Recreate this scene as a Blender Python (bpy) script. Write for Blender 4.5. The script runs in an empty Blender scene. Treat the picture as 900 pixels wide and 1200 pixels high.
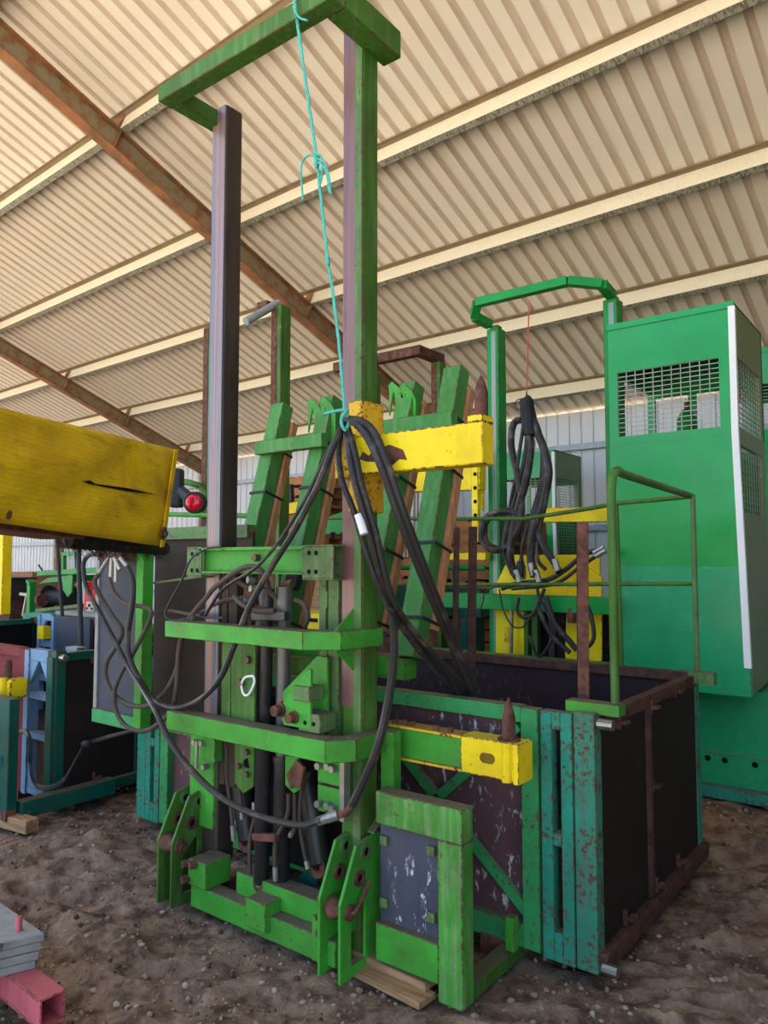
import bpy, bmesh, math, random
from mathutils import Vector, Matrix, noise
random.seed(7)
R = math.radians
scene = bpy.context.scene

# ------------------------------------------------------------------ camera, sky, sun, exposure
F, PITCH, YAW, EYE = 880.0, R(3.7), R(37.4), 1.6
cam_d = bpy.data.cameras.new('camera'); cam = bpy.data.objects.new('camera', cam_d)
scene.collection.objects.link(cam); scene.camera = cam
cam_d.sensor_fit = 'VERTICAL'; cam_d.sensor_height = 24.0; cam_d.lens = 24.0 * F / 1200.0
cam_d.clip_end = 400
cam.location = (0, 0, EYE); cam.rotation_euler = (math.pi / 2 + PITCH, 0, YAW)

world = bpy.data.worlds.new('sky'); scene.world = world; world.use_nodes = True
wn = world.node_tree; wn.nodes.clear()
sky = wn.nodes.new('ShaderNodeTexSky'); sky.sky_type = 'NISHITA'; sky.sun_disc = False
sky.sun_elevation = R(55); sky.sun_rotation = R(-80); sky.dust_density = 1.5
bg = wn.nodes.new('ShaderNodeBackground'); bg.inputs[1].default_value = 0.2
wo = wn.nodes.new('ShaderNodeOutputWorld')
wn.links.new(sky.outputs[0], bg.inputs[0]); wn.links.new(bg.outputs[0], wo.inputs[0])
sun_d = bpy.data.lights.new('sun', 'SUN'); sun_d.energy = 7.5; sun_d.angle = R(0.6); sun_d.color = (1.0, .95, .88)
sun = bpy.data.objects.new('sun', sun_d); scene.collection.objects.link(sun)
sun.rotation_euler = Vector((.66, -.10, -.74)).to_track_quat('-Z', 'Y').to_euler()
sun.location = (-40, 10, 30)
scene.view_settings.view_transform = 'Standard'; scene.view_settings.look = 'None'
scene.view_settings.gamma = 1; scene.view_settings.use_curve_mapping = False
scene.view_settings.exposure = 1.55
scene.cycles.use_denoising = True
scene.cycles.max_bounces = 10; scene.cycles.diffuse_bounces = 6

# ------------------------------------------------------------------ geometry of the shed
fw = Vector((-math.sin(YAW) * math.cos(PITCH), math.cos(YAW) * math.cos(PITCH), math.sin(PITCH)))
rt = Vector((math.cos(YAW), math.sin(YAW), 0)); up = rt.cross(fw)
def at(px, py, X=None, Y=None, Z=None):
    """point where the sight line of a photo pixel meets a real plane of the place"""
    d = fw + rt * ((px - 450) / F) + up * ((600 - py) / F)
    for i, v in enumerate((X, Y, Z)):
        if v is not None:
            t = (v - (0, 0, EYE)[i]) / d[i]; break
    return Vector((0, 0, EYE)) + d * t
def atd(px, py, dist):
    d = fw + rt * ((px - 450) / F) + up * ((600 - py) / F)
    return Vector((0, 0, EYE)) + d * dist
SA = R(-2.3)
SX = Vector((math.cos(SA), math.sin(SA), 0)); SB = Vector((-math.sin(SA), math.cos(SA), 0))
SLOPE = R(21.73); T = math.tan(SLOPE); HR = EYE + 6.7
def shed(x, s, z): return SX * x + SB * s + Vector((0, 0, z))
def roof(x, s, n=0.0):
    """point on the roof pan plane, n metres along its upward normal"""
    return shed(x, s + n * math.sin(SLOPE), HR - T * s + n * math.cos(SLOPE))

# ------------------------------------------------------------------ materials
def S(r, g, b, a=1):
    f = lambda c: ((c / 255) / 12.92) if c / 255 <= .04045 else (((c / 255) + .055) / 1.055) ** 2.4
    return (f(r), f(g), f(b), a)
class NT:
    def __init__(self, name):
        self.m = bpy.data.materials.new(name); self.m.use_nodes = True
        self.t = self.m.node_tree; self.b = self.t.nodes['Principled BSDF']
        self.co = self.t.nodes.new('ShaderNodeTexCoord').outputs['Object']
    def n(self, typ, **k):
        x = self.t.nodes.new('ShaderNode' + typ)
        for a, v in k.items(): setattr(x, a, v)
        return x
    def l(self, a, b): self.t.links.new(a, b)
    def scale(self, s):
        mp = self.n('Mapping'); self.l(self.co, mp.inputs[0]); mp.inputs['Scale'].default_value = s
        return mp.outputs[0]
    def noise(self, sc, det=4, rough=.55, vec=None, dist=0):
        x = self.n('TexNoise'); x.inputs['Scale'].default_value = sc; x.inputs['Detail'].default_value = det
        x.inputs['Roughness'].default_value = rough; x.inputs['Distortion'].default_value = dist
        self.l(vec or self.co, x.inputs['Vector']); return x.outputs['Fac']
    def ramp(self, fac, lo, hi, v0=0, v1=1):
        x = self.n('MapRange'); x.inputs[1].default_value = lo; x.inputs[2].default_value = hi
        x.inputs[3].default_value = v0; x.inputs[4].default_value = v1; self.l(fac, x.inputs[0]); return x.outputs[0]
    def mix(self, fac, a, b, mode='MIX'):
        x = self.n('Mix', data_type='RGBA', blend_type=mode)
        if hasattr(fac, 'links'): self.l(fac, x.inputs[0])
        else: x.inputs[0].default_value = fac
        for s, v in ((x.inputs[6], a), (x.inputs[7], b)):
            if hasattr(v, 'links'): self.l(v, s)
            else: s.default_value = v
        return x.outputs[2]
    def mul(self, a, b):
        x = self.n('Math', operation='MULTIPLY')
        for s, v in ((x.inputs[0], a), (x.inputs[1], b)):
            if hasattr(v, 'links'): self.l(v, s)
            else: s.default_value = v
        return x.outputs[0]
    def bump(self, h, st=.2, d=.01):
        x = self.n('Bump'); x.inputs['Strength'].default_value = st; x.inputs['Distance'].default_value = d
        self.l(h, x.inputs['Height']); self.l(x.outputs[0], self.b.inputs['Normal'])
    def out(self, col, rough=.5, metal=0, spec=.5):
        for k, v in (('Base Color', col), ('Roughness', rough), ('Metallic', metal), ('Specular IOR Level', spec)):
            s = self.b.inputs[k]
            if hasattr(v, 'links'): self.l(v, s)
            else: s.default_value = v
        return self.m
DUST = S(118, 100, 82)
EDGE = {}
def paint(name, col, rust=.3, dust=.6, rough=.42, rustc=S(100, 66, 52), pale=None, vert=0.0, tone=.25, edge=True):
    if edge:
        EDGE[name] = paint(name + '_worn_edge', tuple(c * .9 for c in col[:3]) + (1,), 1.15, dust, rough + .15, rustc, pale, vert, tone, False)
    k = NT(name)
    big = k.noise(2.7, 4); fine = k.noise(44, 7, .72); mid = k.noise(7, 5, .6)
    dark = tuple(c * (1 - tone) for c in col[:3]) + (1,); lite = tuple(min(1, c * (1 + tone)) for c in col[:3]) + (1,)
    c = k.mix(k.ramp(big, .3, .7), dark, lite)
    if pale:                                                        # faded streaks running down
        st = k.noise(9, 5, .6, k.scale((3.5, 3.5, .35)))
        c = k.mix(k.mul(k.ramp(st, .48, .72), vert or .6), c, pale)
    chips = k.mul(k.ramp(fine, .66 - .16 * rust, .70 - .16 * rust), k.ramp(mid, .5 - .12 * rust, .6 - .1 * rust))
    c = k.mix(chips, c, rustc)
    sc = k.noise(18, 4, .6, k.scale((2.2, 2.2, .5)), .8)                # scratches and fly specks
    c = k.mix(k.mul(k.ramp(sc, .70, .74), .5 * min(1, dust * 1.4)), c, S(176, 170, 140))
    g = k.n('NewGeometry'); sx = k.n('SeparateXYZ'); k.l(g.outputs['Normal'], sx.inputs[0])
    du = k.mul(k.ramp(sx.outputs[2], .55, .9), k.ramp(mid, .25, .6, min(1, dust * 1.15), min(1, dust * 1.4)))
    c = k.mix(du, c, k.mix(k.ramp(fine, .3, .7), S(86, 74, 62), S(120, 106, 90)))
    grime = k.mul(k.ramp(k.noise(4.3, 7, .72), .46, .72), .62 * dust)
    c = k.mix(grime, c, S(78, 68, 48))
    k.bump(fine, .16, .004)
    rr = k.n('Math', operation='ADD'); k.l(k.mul(chips, .35), rr.inputs[0])
    k.l(k.ramp(mid, .3, .7, rough - .06, rough + .14), rr.inputs[1])
    return k.out(c, rr.outputs[0], 0, .5 if rough < .3 else .22)
def plain(name, col, rough=.6, metal=0, var=.2, sc=12, bump=.1, stretch=None, second=None, lohi=(.35, .65)):
    k = NT(name); f = k.noise(sc, 6, .62, k.scale(stretch) if stretch else None)
    d = second or tuple(c * (1 - var) for c in col[:3]) + (1,)
    c = k.mix(k.ramp(f, *lohi), d, col)
    if bump: k.bump(f, bump, .01)
    return k.out(c, rough, metal, .5 if metal else .22)
M = {}
M['green'] = paint('bright_green_paint', S(64, 152, 50), .35, .85, .42)
M['green_dull'] = paint('weathered_green_paint', S(84, 118, 66), .6, .9, .5, pale=S(150, 150, 120), vert=.35)
M['green_mast'] = paint('mast_green_paint', S(62, 106, 34), .3, .6, .45, pale=S(140, 168, 120), vert=.25)
M['green_crate'] = paint('chipped_jade_paint', S(52, 146, 84), .6, .6, .5)
M['teal'] = paint('chipped_teal_paint', S(38, 138, 112), .8, .5, .5)
M['teal_dark'] = paint('dark_teal_paint', S(8, 82, 68), .3, .5, .4)
M['frame_green'] = paint('leaning_frame_green', S(64, 128, 58), .35, .35, .5, pale=S(120, 168, 118), vert=.35)
M['cab'] = paint('gloss_cab_green', S(8, 148, 62), .0, .12, .15, tone=.08, edge=False)
M['cab_reflect'] = paint('cab_green_reflection_tint', S(36, 150, 96), .0, .15, .2, tone=.1, edge=False)  # lighter cab green, reflection on the lower panels put into the colour
M['cab_olive'] = plain('cab_side_reflected_olive', S(106, 136, 84), .36, 0, .12, 1.5, 0)  # olive tint paints reflected ceiling and ground onto the cab side
M['deep_green'] = paint('rear_machine_green', S(18, 140, 60), .15, .35, .36)
M['yellow'] = paint('yellow_paint', S(250, 206, 22), .22, .3, .38, rustc=S(104, 68, 58))
M['yellow_worn'] = paint('worn_yellow_paint', S(226, 178, 40), .75, .5, .5)
M['rust'] = plain('rusted_steel', S(118, 78, 62), .8, 0, .4, 18, .3, None, S(66, 42, 36))
M['rust_dark'] = plain('dark_rusted_angle', S(92, 62, 54), .75, 0, .4, 16, .3, None, S(58, 38, 34))
M['rafter'] = plain('rafter_rust', S(170, 112, 74), .8, 0, .3, 5, .15, None, S(118, 92, 64))
M['rafter_web'] = plain('rafter_web_primer', S(146, 130, 100), .8, 0, .3, 7, .1, None, S(140, 92, 60), (.36, .56))
M['steel'] = plain('bare_steel', S(150, 148, 142), .35, .85, .3, 20, .1)
M['bolt'] = plain('bolt_head', S(120, 88, 72), .6, .4, .4, 30, .1)
M['zinc'] = plain('zinc_fitting', S(168, 164, 154), .35, .6, .25, 30, .1)
M['black'] = plain('black_cylinder_paint', S(42, 40, 40), .4, .1, .5, 14, .1, None, S(84, 66, 58), (.28, .42))
M['hose'] = plain('hose_rubber', S(50, 47, 46), .4, 0, .3, 9, .05, None, S(98, 86, 76), (.32, .46))
M['hose_dusty'] = plain('dusty_hose_rubber', S(84, 70, 60), .65, 0, .3, 9, .05, None, S(70, 62, 56))
M['rubber'] = plain('black_rubber_sheet', S(38, 31, 28), .7, 0, .35, 5, .06)
M['hole'] = plain('dark_hole', S(18, 15, 13), .9, 0, .2)
def ply(name, col, col2, speck):
    k = NT(name); f = k.noise(4, 5, .6, k.scale((1, 1, .45)))
    c = k.mix(k.ramp(f, .35, .65), col, col2)
    d = k.noise(30, 6, .7, k.scale((1, 1, .4))); p = k.noise(2.2, 3, .5)
    c = k.mix(k.mul(k.ramp(d, .57, .62), k.ramp(p, .42, .55)), c, speck)
    k.bump(d, .1, .004); return k.out(c, .55, 0, .22)
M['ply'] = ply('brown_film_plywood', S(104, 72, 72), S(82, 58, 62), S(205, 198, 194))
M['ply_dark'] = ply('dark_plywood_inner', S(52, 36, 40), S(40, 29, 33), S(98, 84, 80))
M['ply_grey'] = ply('slate_grey_panel', S(84, 84, 92), S(66, 68, 80), S(200, 198, 192))
M['panel_brown'] = plain('dusty_brown_panel', S(70, 56, 43), .75, 0, .3, 3.5, .05, None, S(50, 41, 32))
M['panel_blue'] = plain('slate_blue_panel', S(66, 70, 80), .6, 0, .25, 3, .05)
M['wood'] = plain('raw_timber', S(196, 142, 100), .75, 0, .25, 8, .15, (6, 6, .7), S(160, 110, 74))
M['wood_flat'] = plain('weathered_timber', S(186, 146, 106), .8, 0, .3, 7, .15, (.7, 6, 6), S(140, 104, 72))
M['pallet'] = plain('pallet_timber', S(178, 122, 76), .8, 0, .3, 5, .1, None, S(132, 88, 54))
M['strap'] = plain('black_strap', S(40, 42, 44), .5, 0, .2)
M['rope'] = plain('teal_twine', S(88, 188, 170), .8, 0, .3, 60, .3)
M['blue_twine'] = plain('blue_twine', S(10, 128, 214), .7, 0, .3, 40, .2)
M['slab'] = plain('grey_concrete_slab', S(150, 148, 142), .85, 0, .2, 22, .3)
M['pink'] = paint('faded_red_paint', S(196, 92, 98), .25, .15, .5, pale=S(206, 140, 140), vert=.4)
M['crimson'] = paint('crimson_paint', S(110, 14, 36), .2, .2, .5)
M['blue_pale'] = paint('pale_blue_paint', S(108, 142, 172), .25, .4, .5)
M['bronze'] = plain('dark_yellow_recess', S(120, 92, 20), .6, 0, .2)
M['white'] = plain('white_trim', S(236, 236, 232), .5, 0, .06)
M['wire'] = plain('galvanised_wire', S(176, 170, 158), .5, .5, .2)
M['cardboard'] = plain('brown_cardboard', S(158, 112, 84), .85, 0, .15, 6, .05)
M['bin'] = plain('black_plastic', S(48, 50, 52), .5, 0, .2)
M['red'] = plain('red_plastic', S(214, 26, 44), .45, 0, .1)
M['grey_box'] = plain('beige_plastic', S(186, 182, 168), .5, 0, .1)
M['girt'] = plain('galvanised_girt', S(158, 166, 172), .5, .3, .2)
M['stone'] = plain('pale_stone', S(178, 160, 140), .9, 0, .3, 30, .3)
M['brush'] = plain('matted_dark_brush', S(50, 46, 44), .95, 0, .5, 60, .8, None, S(120, 110, 100), (.3, .4))
def lamp_mat():
    k = NT('red_lens'); v = k.n('TexVoronoi'); v.inputs['Scale'].default_value = 120; k.l(k.co, v.inputs['Vector'])
    c = k.mix(k.ramp(v.outputs['Distance'], .2, .7), S(240, 30, 60), S(190, 8, 30)); return k.out(c, .2)
M['lens'] = lamp_mat()
def boom_mat():
    k = NT('yellow_vinyl_cover')
    f = k.noise(3.2, 5, .6, k.scale((1.2, 1.2, 2.5)), .6)
    c = k.mix(k.ramp(f, .3, .62), S(226, 176, 12), S(252, 212, 12))
    wv = k.n('TexWave', wave_type='BANDS', bands_direction='Z'); wv.inputs['Scale'].default_value = 28; wv.inputs['Distortion'].default_value = 1.2
    k.l(k.co, wv.inputs['Vector'])
    g = k.noise(11, 6, .7, k.scale((.5, .5, 3)), .4)
    c = k.mix(k.mul(k.ramp(g, .54, .68), .4), c, S(128, 90, 14))
    sp = k.noise(2.2, 3, .5, k.scale((.8, .8, 1.6)), 1.2); c = k.mix(k.mul(k.ramp(sp, .5, .68), .45), c, S(150, 104, 30))
    c = k.mix(k.mul(k.ramp(wv.outputs['Fac'], .9, 1), .25), c, S(150, 110, 10))
    k.bump(f, .35, .03); return k.out(c, .5, 0, .3)
M['vinyl'] = boom_mat()
def roof_mat():
    k = NT('cream_roof_sheet'); f = k.noise(1.1, 5, .6); g = k.noise(34, 4, .6)
    c = k.mix(k.ramp(f, .3, .7), S(232, 220, 200), S(238, 228, 210))
    c = k.mix(k.mul(k.ramp(g, .68, .74), .3), c, S(170, 140, 104)); return k.out(c, .6)
M['roof'] = roof_mat()
def rib_mat():
    k = NT('shade_toned_roof_rib'); f = k.noise(3, 5, .6, k.scale((1, .3, 1)))  # ribs painted darker than the pans, recess shade put into the colour
    return k.out(k.mix(k.ramp(f, .3, .7), S(206, 188, 166), S(218, 202, 182)), .75)
M['rib'] = rib_mat()
M['flange_top'] = plain('dusty_purlin_top', S(140, 122, 94), .8, 0, .2, 6, .1)
def purlin_mat():
    k = NT('dusty_purlin_web'); f = k.noise(38, 6, .7); g = k.noise(2.2, 4, .6, k.scale((1, 6, 6)))
    c = k.mix(k.ramp(g, .3, .7), S(238, 220, 186), S(242, 228, 200))
    c = k.mix(k.mul(k.ramp(f, .5, .66), .55), c, S(216, 196, 156)); k.bump(f, .3, .006); return k.out(c, .65)
M['purlin'] = purlin_mat()
M['flange'] = plain('galvanised_purlin_flange', S(176, 172, 150), .6, .2, .3, 70, .2, (1, .25, .25), S(112, 108, 92), (.42, .55))
M['wall'] = plain('white_wall_sheet', S(214, 214, 216), .55, 0, .06, 2)
M['wall_low_bounce'] = plain('low_bounce_brown_wall_sheet', S(104, 94, 80), .7, 0, .1, 2)  # dull colour keeps bounce off the added right wall low
def dirt_mat():
    k = NT('dry_dirt'); a = k.noise(1.3, 6, .65); b = k.noise(9, 8, .7); d = k.noise(70, 6, .7)
    c = k.mix(k.ramp(a, .3, .7), S(80, 62, 49), S(128, 103, 84))
    c = k.mix(k.ramp(b, .42, .7), c, S(172, 146, 122))
    c = k.mix(k.mul(k.ramp(b, .3, .46, 1, 0), .6), c, S(66, 53, 44))
    c = k.mix(k.mul(k.ramp(d, .66, .7), .6), c, S(172, 152, 130))
    m = k.n('Math', operation='ADD'); k.l(k.mul(b, .8), m.inputs[0]); k.l(k.mul(d, .25), m.inputs[1])
    k.bump(m.outputs[0], .8, .04); return k.out(c, .95, 0, .15)
M['dirt'] = dirt_mat()
M['clod'] = plain('earth_clod', S(160, 132, 108), .95, 0, .25, 40, .1)
M['clod_dark'] = plain('dark_earth_clod', S(92, 74, 62), .95, 0, .25, 40, .1)
M['yard'] = plain('pale_gravel_yard', S(200, 188, 168), .95, 0, .15, 1.5, 0)

# ------------------------------------------------------------------ mesh builder
class MB:
    def __init__(self): self.v = []; self.f = []; self.mi = []; self.cur = 0
    def add(self, vs, fs):
        o = len(self.v); self.v += [Vector(p) for p in vs]
        for f in fs: self.f.append([o + i for i in f]); self.mi.append(self.cur)
        return self
    def hexa(self, p):            # p: 4 bottom, 4 top, both counter-clockwise from above
        return self.add(p, [(3, 2, 1, 0), (4, 5, 6, 7), (0, 1, 5, 4), (1, 2, 6, 5), (2, 3, 7, 6), (3, 0, 4, 7)])
    def box(self, x0, x1, y0, y1, z0, z1):
        return self.hexa([(x0, y0, z0), (x1, y0, z0), (x1, y1, z0), (x0, y1, z0), (x0, y0, z1), (x1, y0, z1), (x1, y1, z1), (x0, y1, z1)])
    def bar(self, a, b, w, h, upv=(0, 0, 1)):
        """rectangular bar from a to b; w across, h along upv"""
        a, b = Vector(a), Vector(b); d = (b - a).normalized(); u = Vector(upv)
        s = d.cross(u)
        if s.length < 1e-4: s = d.cross(Vector((0, 1, 0)))
        s.normalize(); u = s.cross(d).normalized(); s *= w / 2; u *= h / 2
        return self.hexa([a - s - u, a + s - u, b + s - u, b - s - u, a - s + u, a + s + u, b + s + u, b - s + u])
    def prism(self, poly, vec):
        """polygon (3-D points) swept by vec"""
        n = len(poly); p = [Vector(q) for q in poly]; vec = Vector(vec)
        nn = Vector((0, 0, 0))
        for i in range(n): nn += p[i].cross(p[(i + 1) % n])
        if nn.dot(vec) < 0: p.reverse()
        return self.add(p + [q + vec for q in p], [tuple(range(n - 1, -1, -1)), tuple(range(n, 2 * n))] + [(i, (i + 1) % n, n + (i + 1) % n, n + i) for i in range(n)])
    def cyl(self, a, b, r, n=14, r2=None):
        return self.tube([a, b], r, n, r2)
    def tube(self, pts, r, n=8, r2=None):
        pts = [Vector(p) for p in pts]; m = len(pts); r2 = r if r2 is None else r2
        d0 = (pts[1] - pts[0]).normalized(); u = d0.orthogonal().normalized(); rings = []
        for i, p in enumerate(pts):
            d = (pts[min(i + 1, m - 1)] - pts[max(i - 1, 0)]).normalized()
            u = (u - d * u.dot(d)).normalized(); w = d.cross(u); rr = r + (r2 - r) * i / max(1, m - 1)
            rings.append([p + (u * math.cos(2 * math.pi * k / n) + w * math.sin(2 * math.pi * k / n)) * rr for k in range(n)])
        vs = [q for g in rings for q in g]; fs = []
        for i in range(m - 1):
            for k in range(n):
                fs.append((i * n + k, i * n + (k + 1) % n, (i + 1) * n + (k + 1) % n, (i + 1) * n + k))
        fs += [tuple(range(n - 1, -1, -1)), tuple(range((m - 1) * n, m * n))]
        return self.add(vs, fs)
    def lathe(self, a, axis, prof, n=14):
        """prof: (distance along axis, radius) pairs"""
        a = Vector(a); d = Vector(axis).normalized(); u = d.orthogonal().normalized(); w = d.cross(u); m = len(prof)
        vs = [a + d * t + (u * math.cos(2 * math.pi * k / n) + w * math.sin(2 * math.pi * k / n)) * r for t, r in prof for k in range(n)]
        fs = [(i * n + k, i * n + (k + 1) % n, (i + 1) * n + (k + 1) % n, (i + 1) * n + k) for i in range(m - 1) for k in range(n)]
        fs += [tuple(range(n - 1, -1, -1)), tuple(range((m - 1) * n, m * n))]
        return self.add(vs, fs)
    def ring(self, c, axis, ro, ri, th, n=16):
        c = Vector(c); d = Vector(axis).normalized(); u = d.orthogonal().normalized(); w = d.cross(u); vs = []
        for r, t in ((ri, -th / 2), (ro, -th / 2), (ro, th / 2), (ri, th / 2)):
            vs += [c + d * t + (u * math.cos(2 * math.pi * k / n) + w * math.sin(2 * math.pi * k / n)) * r for k in range(n)]
        fs = [(j * n + k, j * n + (k + 1) % n, ((j + 1) % 4) * n + (k + 1) % n, ((j + 1) % 4) * n + k) for j in range(4) for k in range(n)]
        return self.add(vs, fs)
    def hollow(self, a, b, w, h, t, upv=(0, 0, 1)):
        """square hollow tube open at both ends"""
        a, b = Vector(a), Vector(b); d = (b - a).normalized(); u = Vector(upv); s = d.cross(u).normalized(); u = s.cross(d)
        self.bar(a + u * (h - t) / 2, b + u * (h - t) / 2, w, t, upv); self.bar(a - u * (h - t) / 2, b - u * (h - t) / 2, w, t, upv)
        self.bar(a + s * (w - t) / 2, b + s * (w - t) / 2, t, h - 2 * t, upv); self.bar(a - s * (w - t) / 2, b - s * (w - t) / 2, t, h - 2 * t, upv)
        return self
    def build(self, name, mat, parent=None, bevel=0, smooth=False, seg=2):
        me = bpy.data.meshes.new(name); o = bpy.data.objects.new(name, me)
        if parent is not None: off = origin(parent)
        else:
            xs = [p.x for p in self.v]; ys = [p.y for p in self.v]; off = Vector(((min(xs) + max(xs)) / 2, (min(ys) + max(ys)) / 2, min(p.z for p in self.v)))
            o.location = off
        me.from_pydata([p - off for p in self.v], [], self.f)
        for m in (mat if isinstance(mat, (list, tuple)) else [mat]): me.materials.append(m)
        if self.cur or isinstance(mat, (list, tuple)): me.polygons.foreach_set('material_index', self.mi)
        bm = bmesh.new(); bm.from_mesh(me); bmesh.ops.recalc_face_normals(bm, faces=bm.faces); bm.to_mesh(me); bm.free()
        if smooth:
            me.polygons.foreach_set('use_smooth', [True] * len(me.polygons))
            me.set_sharp_from_angle(angle=R(40))
        scene.collection.objects.link(o)
        if parent is not None: o.parent = parent
        if bevel:
            b = o.modifiers.new('bevel', 'BEVEL'); b.width = bevel; b.segments = seg; b.limit_method = 'ANGLE'; b.angle_limit = R(35)
            em = EDGE.get(me.materials[0].name)
            if em and len(me.materials) == 1: me.materials.append(em); b.material = 1
        return o
def origin(o):
    v = Vector((0, 0, 0))
    while o is not None: v += o.location; o = o.parent
    return v
def empty(name, loc, parent=None):
    o = bpy.data.objects.new(name, None); scene.collection.objects.link(o); o.location = loc
    o.empty_display_size = .1
    if parent is not None: o.parent = parent
    return o
def tag(o, label=None, cat=None, group=None, kind=None):
    for k, v in (('label', label), ('category', cat), ('group', group), ('kind', kind)):
        if v: o[k] = v
    return o
def thing(name, label, cat, loc, group=None): return tag(empty(name, loc), label, cat, group)
def copy_tree(o, delta=None, parent=None):
    c = o.copy(); scene.collection.objects.link(c)
    if parent is not None: c.parent = parent
    if delta is not None: c.location = o.location + Vector(delta)
    for ch in o.children: copy_tree(ch, None, c)
    return c
def spline(pts, sub=5):
    p = [Vector(q) for q in pts]; p = [p[0] * 2 - p[1]] + p + [p[-1] * 2 - p[-2]]; out = []
    for i in range(1, len(p) - 2):
        a, b, c, d = p[i - 1:i + 3]
        for k in range(sub):
            t = k / sub
            out.append(.5 * (2 * b + (c - a) * t + (2 * a - 5 * b + 4 * c - d) * t * t + (3 * b - a - 3 * c + d) * t ** 3))
    out.append(p[-2]); return out
def px(path, Y=None):
    """hose path: (x, y, depth plane) triples"""
    return [at(q[0], q[1], Y=(q[2] if len(q) > 2 else Y)) for q in path]
def hose(path, r, mat, parent, Y=None, name='hose', sub=5, n=8):
    return MB().tube(spline(px(path, Y), sub), r, n).build(name, mat, parent, smooth=True)
def bolts(parent, pts, r, h, axis, mat, name='bolt'):
    for p in pts:
        a = Vector(axis).normalized(); MB().cyl(Vector(p) - a * .004, Vector(p) + a * h, r, 6).build(name, mat, parent)

# ------------------------------------------------------------------ floor (dirt) and the yard outside
CA, SN = math.cos(R(-24)), math.sin(R(-24))
PADS = [(-3.0, -1.4, 2.15, 3.0), (-4.1, -1.1, 2.75, 4.35), (-2.05, -1.35, 5.4, 6.4), (-5.3, -4.4, 2.2, 4.2), (-3.2, -2.3, 1.2, 1.6)]
def ground_z(x, y):
    u, v = x * CA - y * SN, x * SN + y * CA
    w = v + .25 * noise.noise(Vector((u * .8, v * .8, 5)))
    z = noise.noise(Vector((u * .9, w * 3.3, 1.7))) * .055 + (.5 - abs(noise.noise(Vector((u * 2.0, w * 6.5, 4)))) * 2) * .06
    z += noise.noise(Vector((x * 7, y * 7, 9))) * .026 + noise.noise(Vector((x * 17, y * 17, 2))) * .016
    z += max(0, noise.noise(Vector((x * 3.4, y * 3.4, 21))) - .15) * .05 - max(0, noise.noise(Vector((x * .8, y * .8, 30)))) * .02
    k = 1.0
    for x0, x1, y0, y1 in PADS:
        d = max(x0 - x, x - x1, y0 - y, y - y1); k = min(k, max(.0, min(1, (d + .02) / .25)))
    return max(-.05, z * (.25 + .75 * k) - .022 * (1 - k) - .012)
def ground():
    def axis(lo, hi, step, far_lo, far_hi):
        a = []; x = lo
        while x < hi + 1e-6: a.append(x); x += step
        s = step
        while a[-1] < far_hi: s *= 1.35; a.append(min(far_hi, a[-1] + s))
        s = step
        while a[0] > far_lo: s *= 1.35; a.insert(0, max(far_lo, a[0] - s))
        return a
    xs = axis(-5.2, .9, .018, -32, 16); ys = axis(.75, 4.8, .018, -1.2, 13)
    m = MB(); nx = len(xs)
    for y in ys:
        for x in xs: m.v.append(Vector((x, y, ground_z(x, y))))
    for j in range(len(ys) - 1):
        for i in range(nx - 1):
            m.f.append([j * nx + i, j * nx + i + 1, (j + 1) * nx + i + 1, (j + 1) * nx + i]); m.mi.append(0)
    o = m.build('floor', M['dirt'], smooth=True); tag(o, kind='structure')
    y = MB().add([(-90, -90, -.09), (90, -90, -.09), (90, 90, -.09), (-90, 90, -.09)], [(0, 1, 2, 3)]).build('ground', M['yard']); tag(y, kind='structure')
ground()
def stones():
    shapes = []
    for q in range(5):
        bm = bmesh.new(); bmesh.ops.create_icosphere(bm, subdivisions=2, radius=1)
        for v in bm.verts:
            v.co *= 1 + .35 * noise.noise(v.co * 1.3 + Vector((q * 7, 0, 0))); v.co.z *= .62; v.co.x *= 1.25
        me = bpy.data.meshes.new('stone'); bm.to_mesh(me); bm.free(); me.materials.append(M['stone']); shapes.append(me)
    spots = [(215, 890), (95, 1000), (130, 1005), (185, 1035), (250, 1062), (70, 1097), (62, 1130), (205, 1118), (720, 1140), (640, 1150), (655, 1030), (812, 1000), (885, 1040), (862, 1085), (795, 1105), (880, 1110), (760, 1060), (590, 1175), (625, 1190), (705, 1185),
             (330, 1120), (355, 1165), (265, 1075), (120, 1050), (145, 1100), (110, 1150), (160, 1180), (240, 1170), (300, 1190), (170, 945), (240, 1130), (700, 1050 + 120), (845, 1010), (835, 1150), (770, 1180), (90, 1180), (195, 1000), (130, 970), (845, 960), (880, 985)]
    for i, (x, y) in enumerate(spots):
        p = at(x, y, Z=0); o = bpy.data.objects.new('stone', shapes[i % 5]); scene.collection.objects.link(o)
        s = random.uniform(.006, .0125); o.scale = (s, s, s); o.location = (p.x, p.y, ground_z(p.x, p.y) + s * .3); o.rotation_euler.z = random.uniform(0, 6)
        tag(o, 'small pale loose stone lying on the rutted dirt floor', 'stone', 'loose stones on the dirt floor')
stones()
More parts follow.
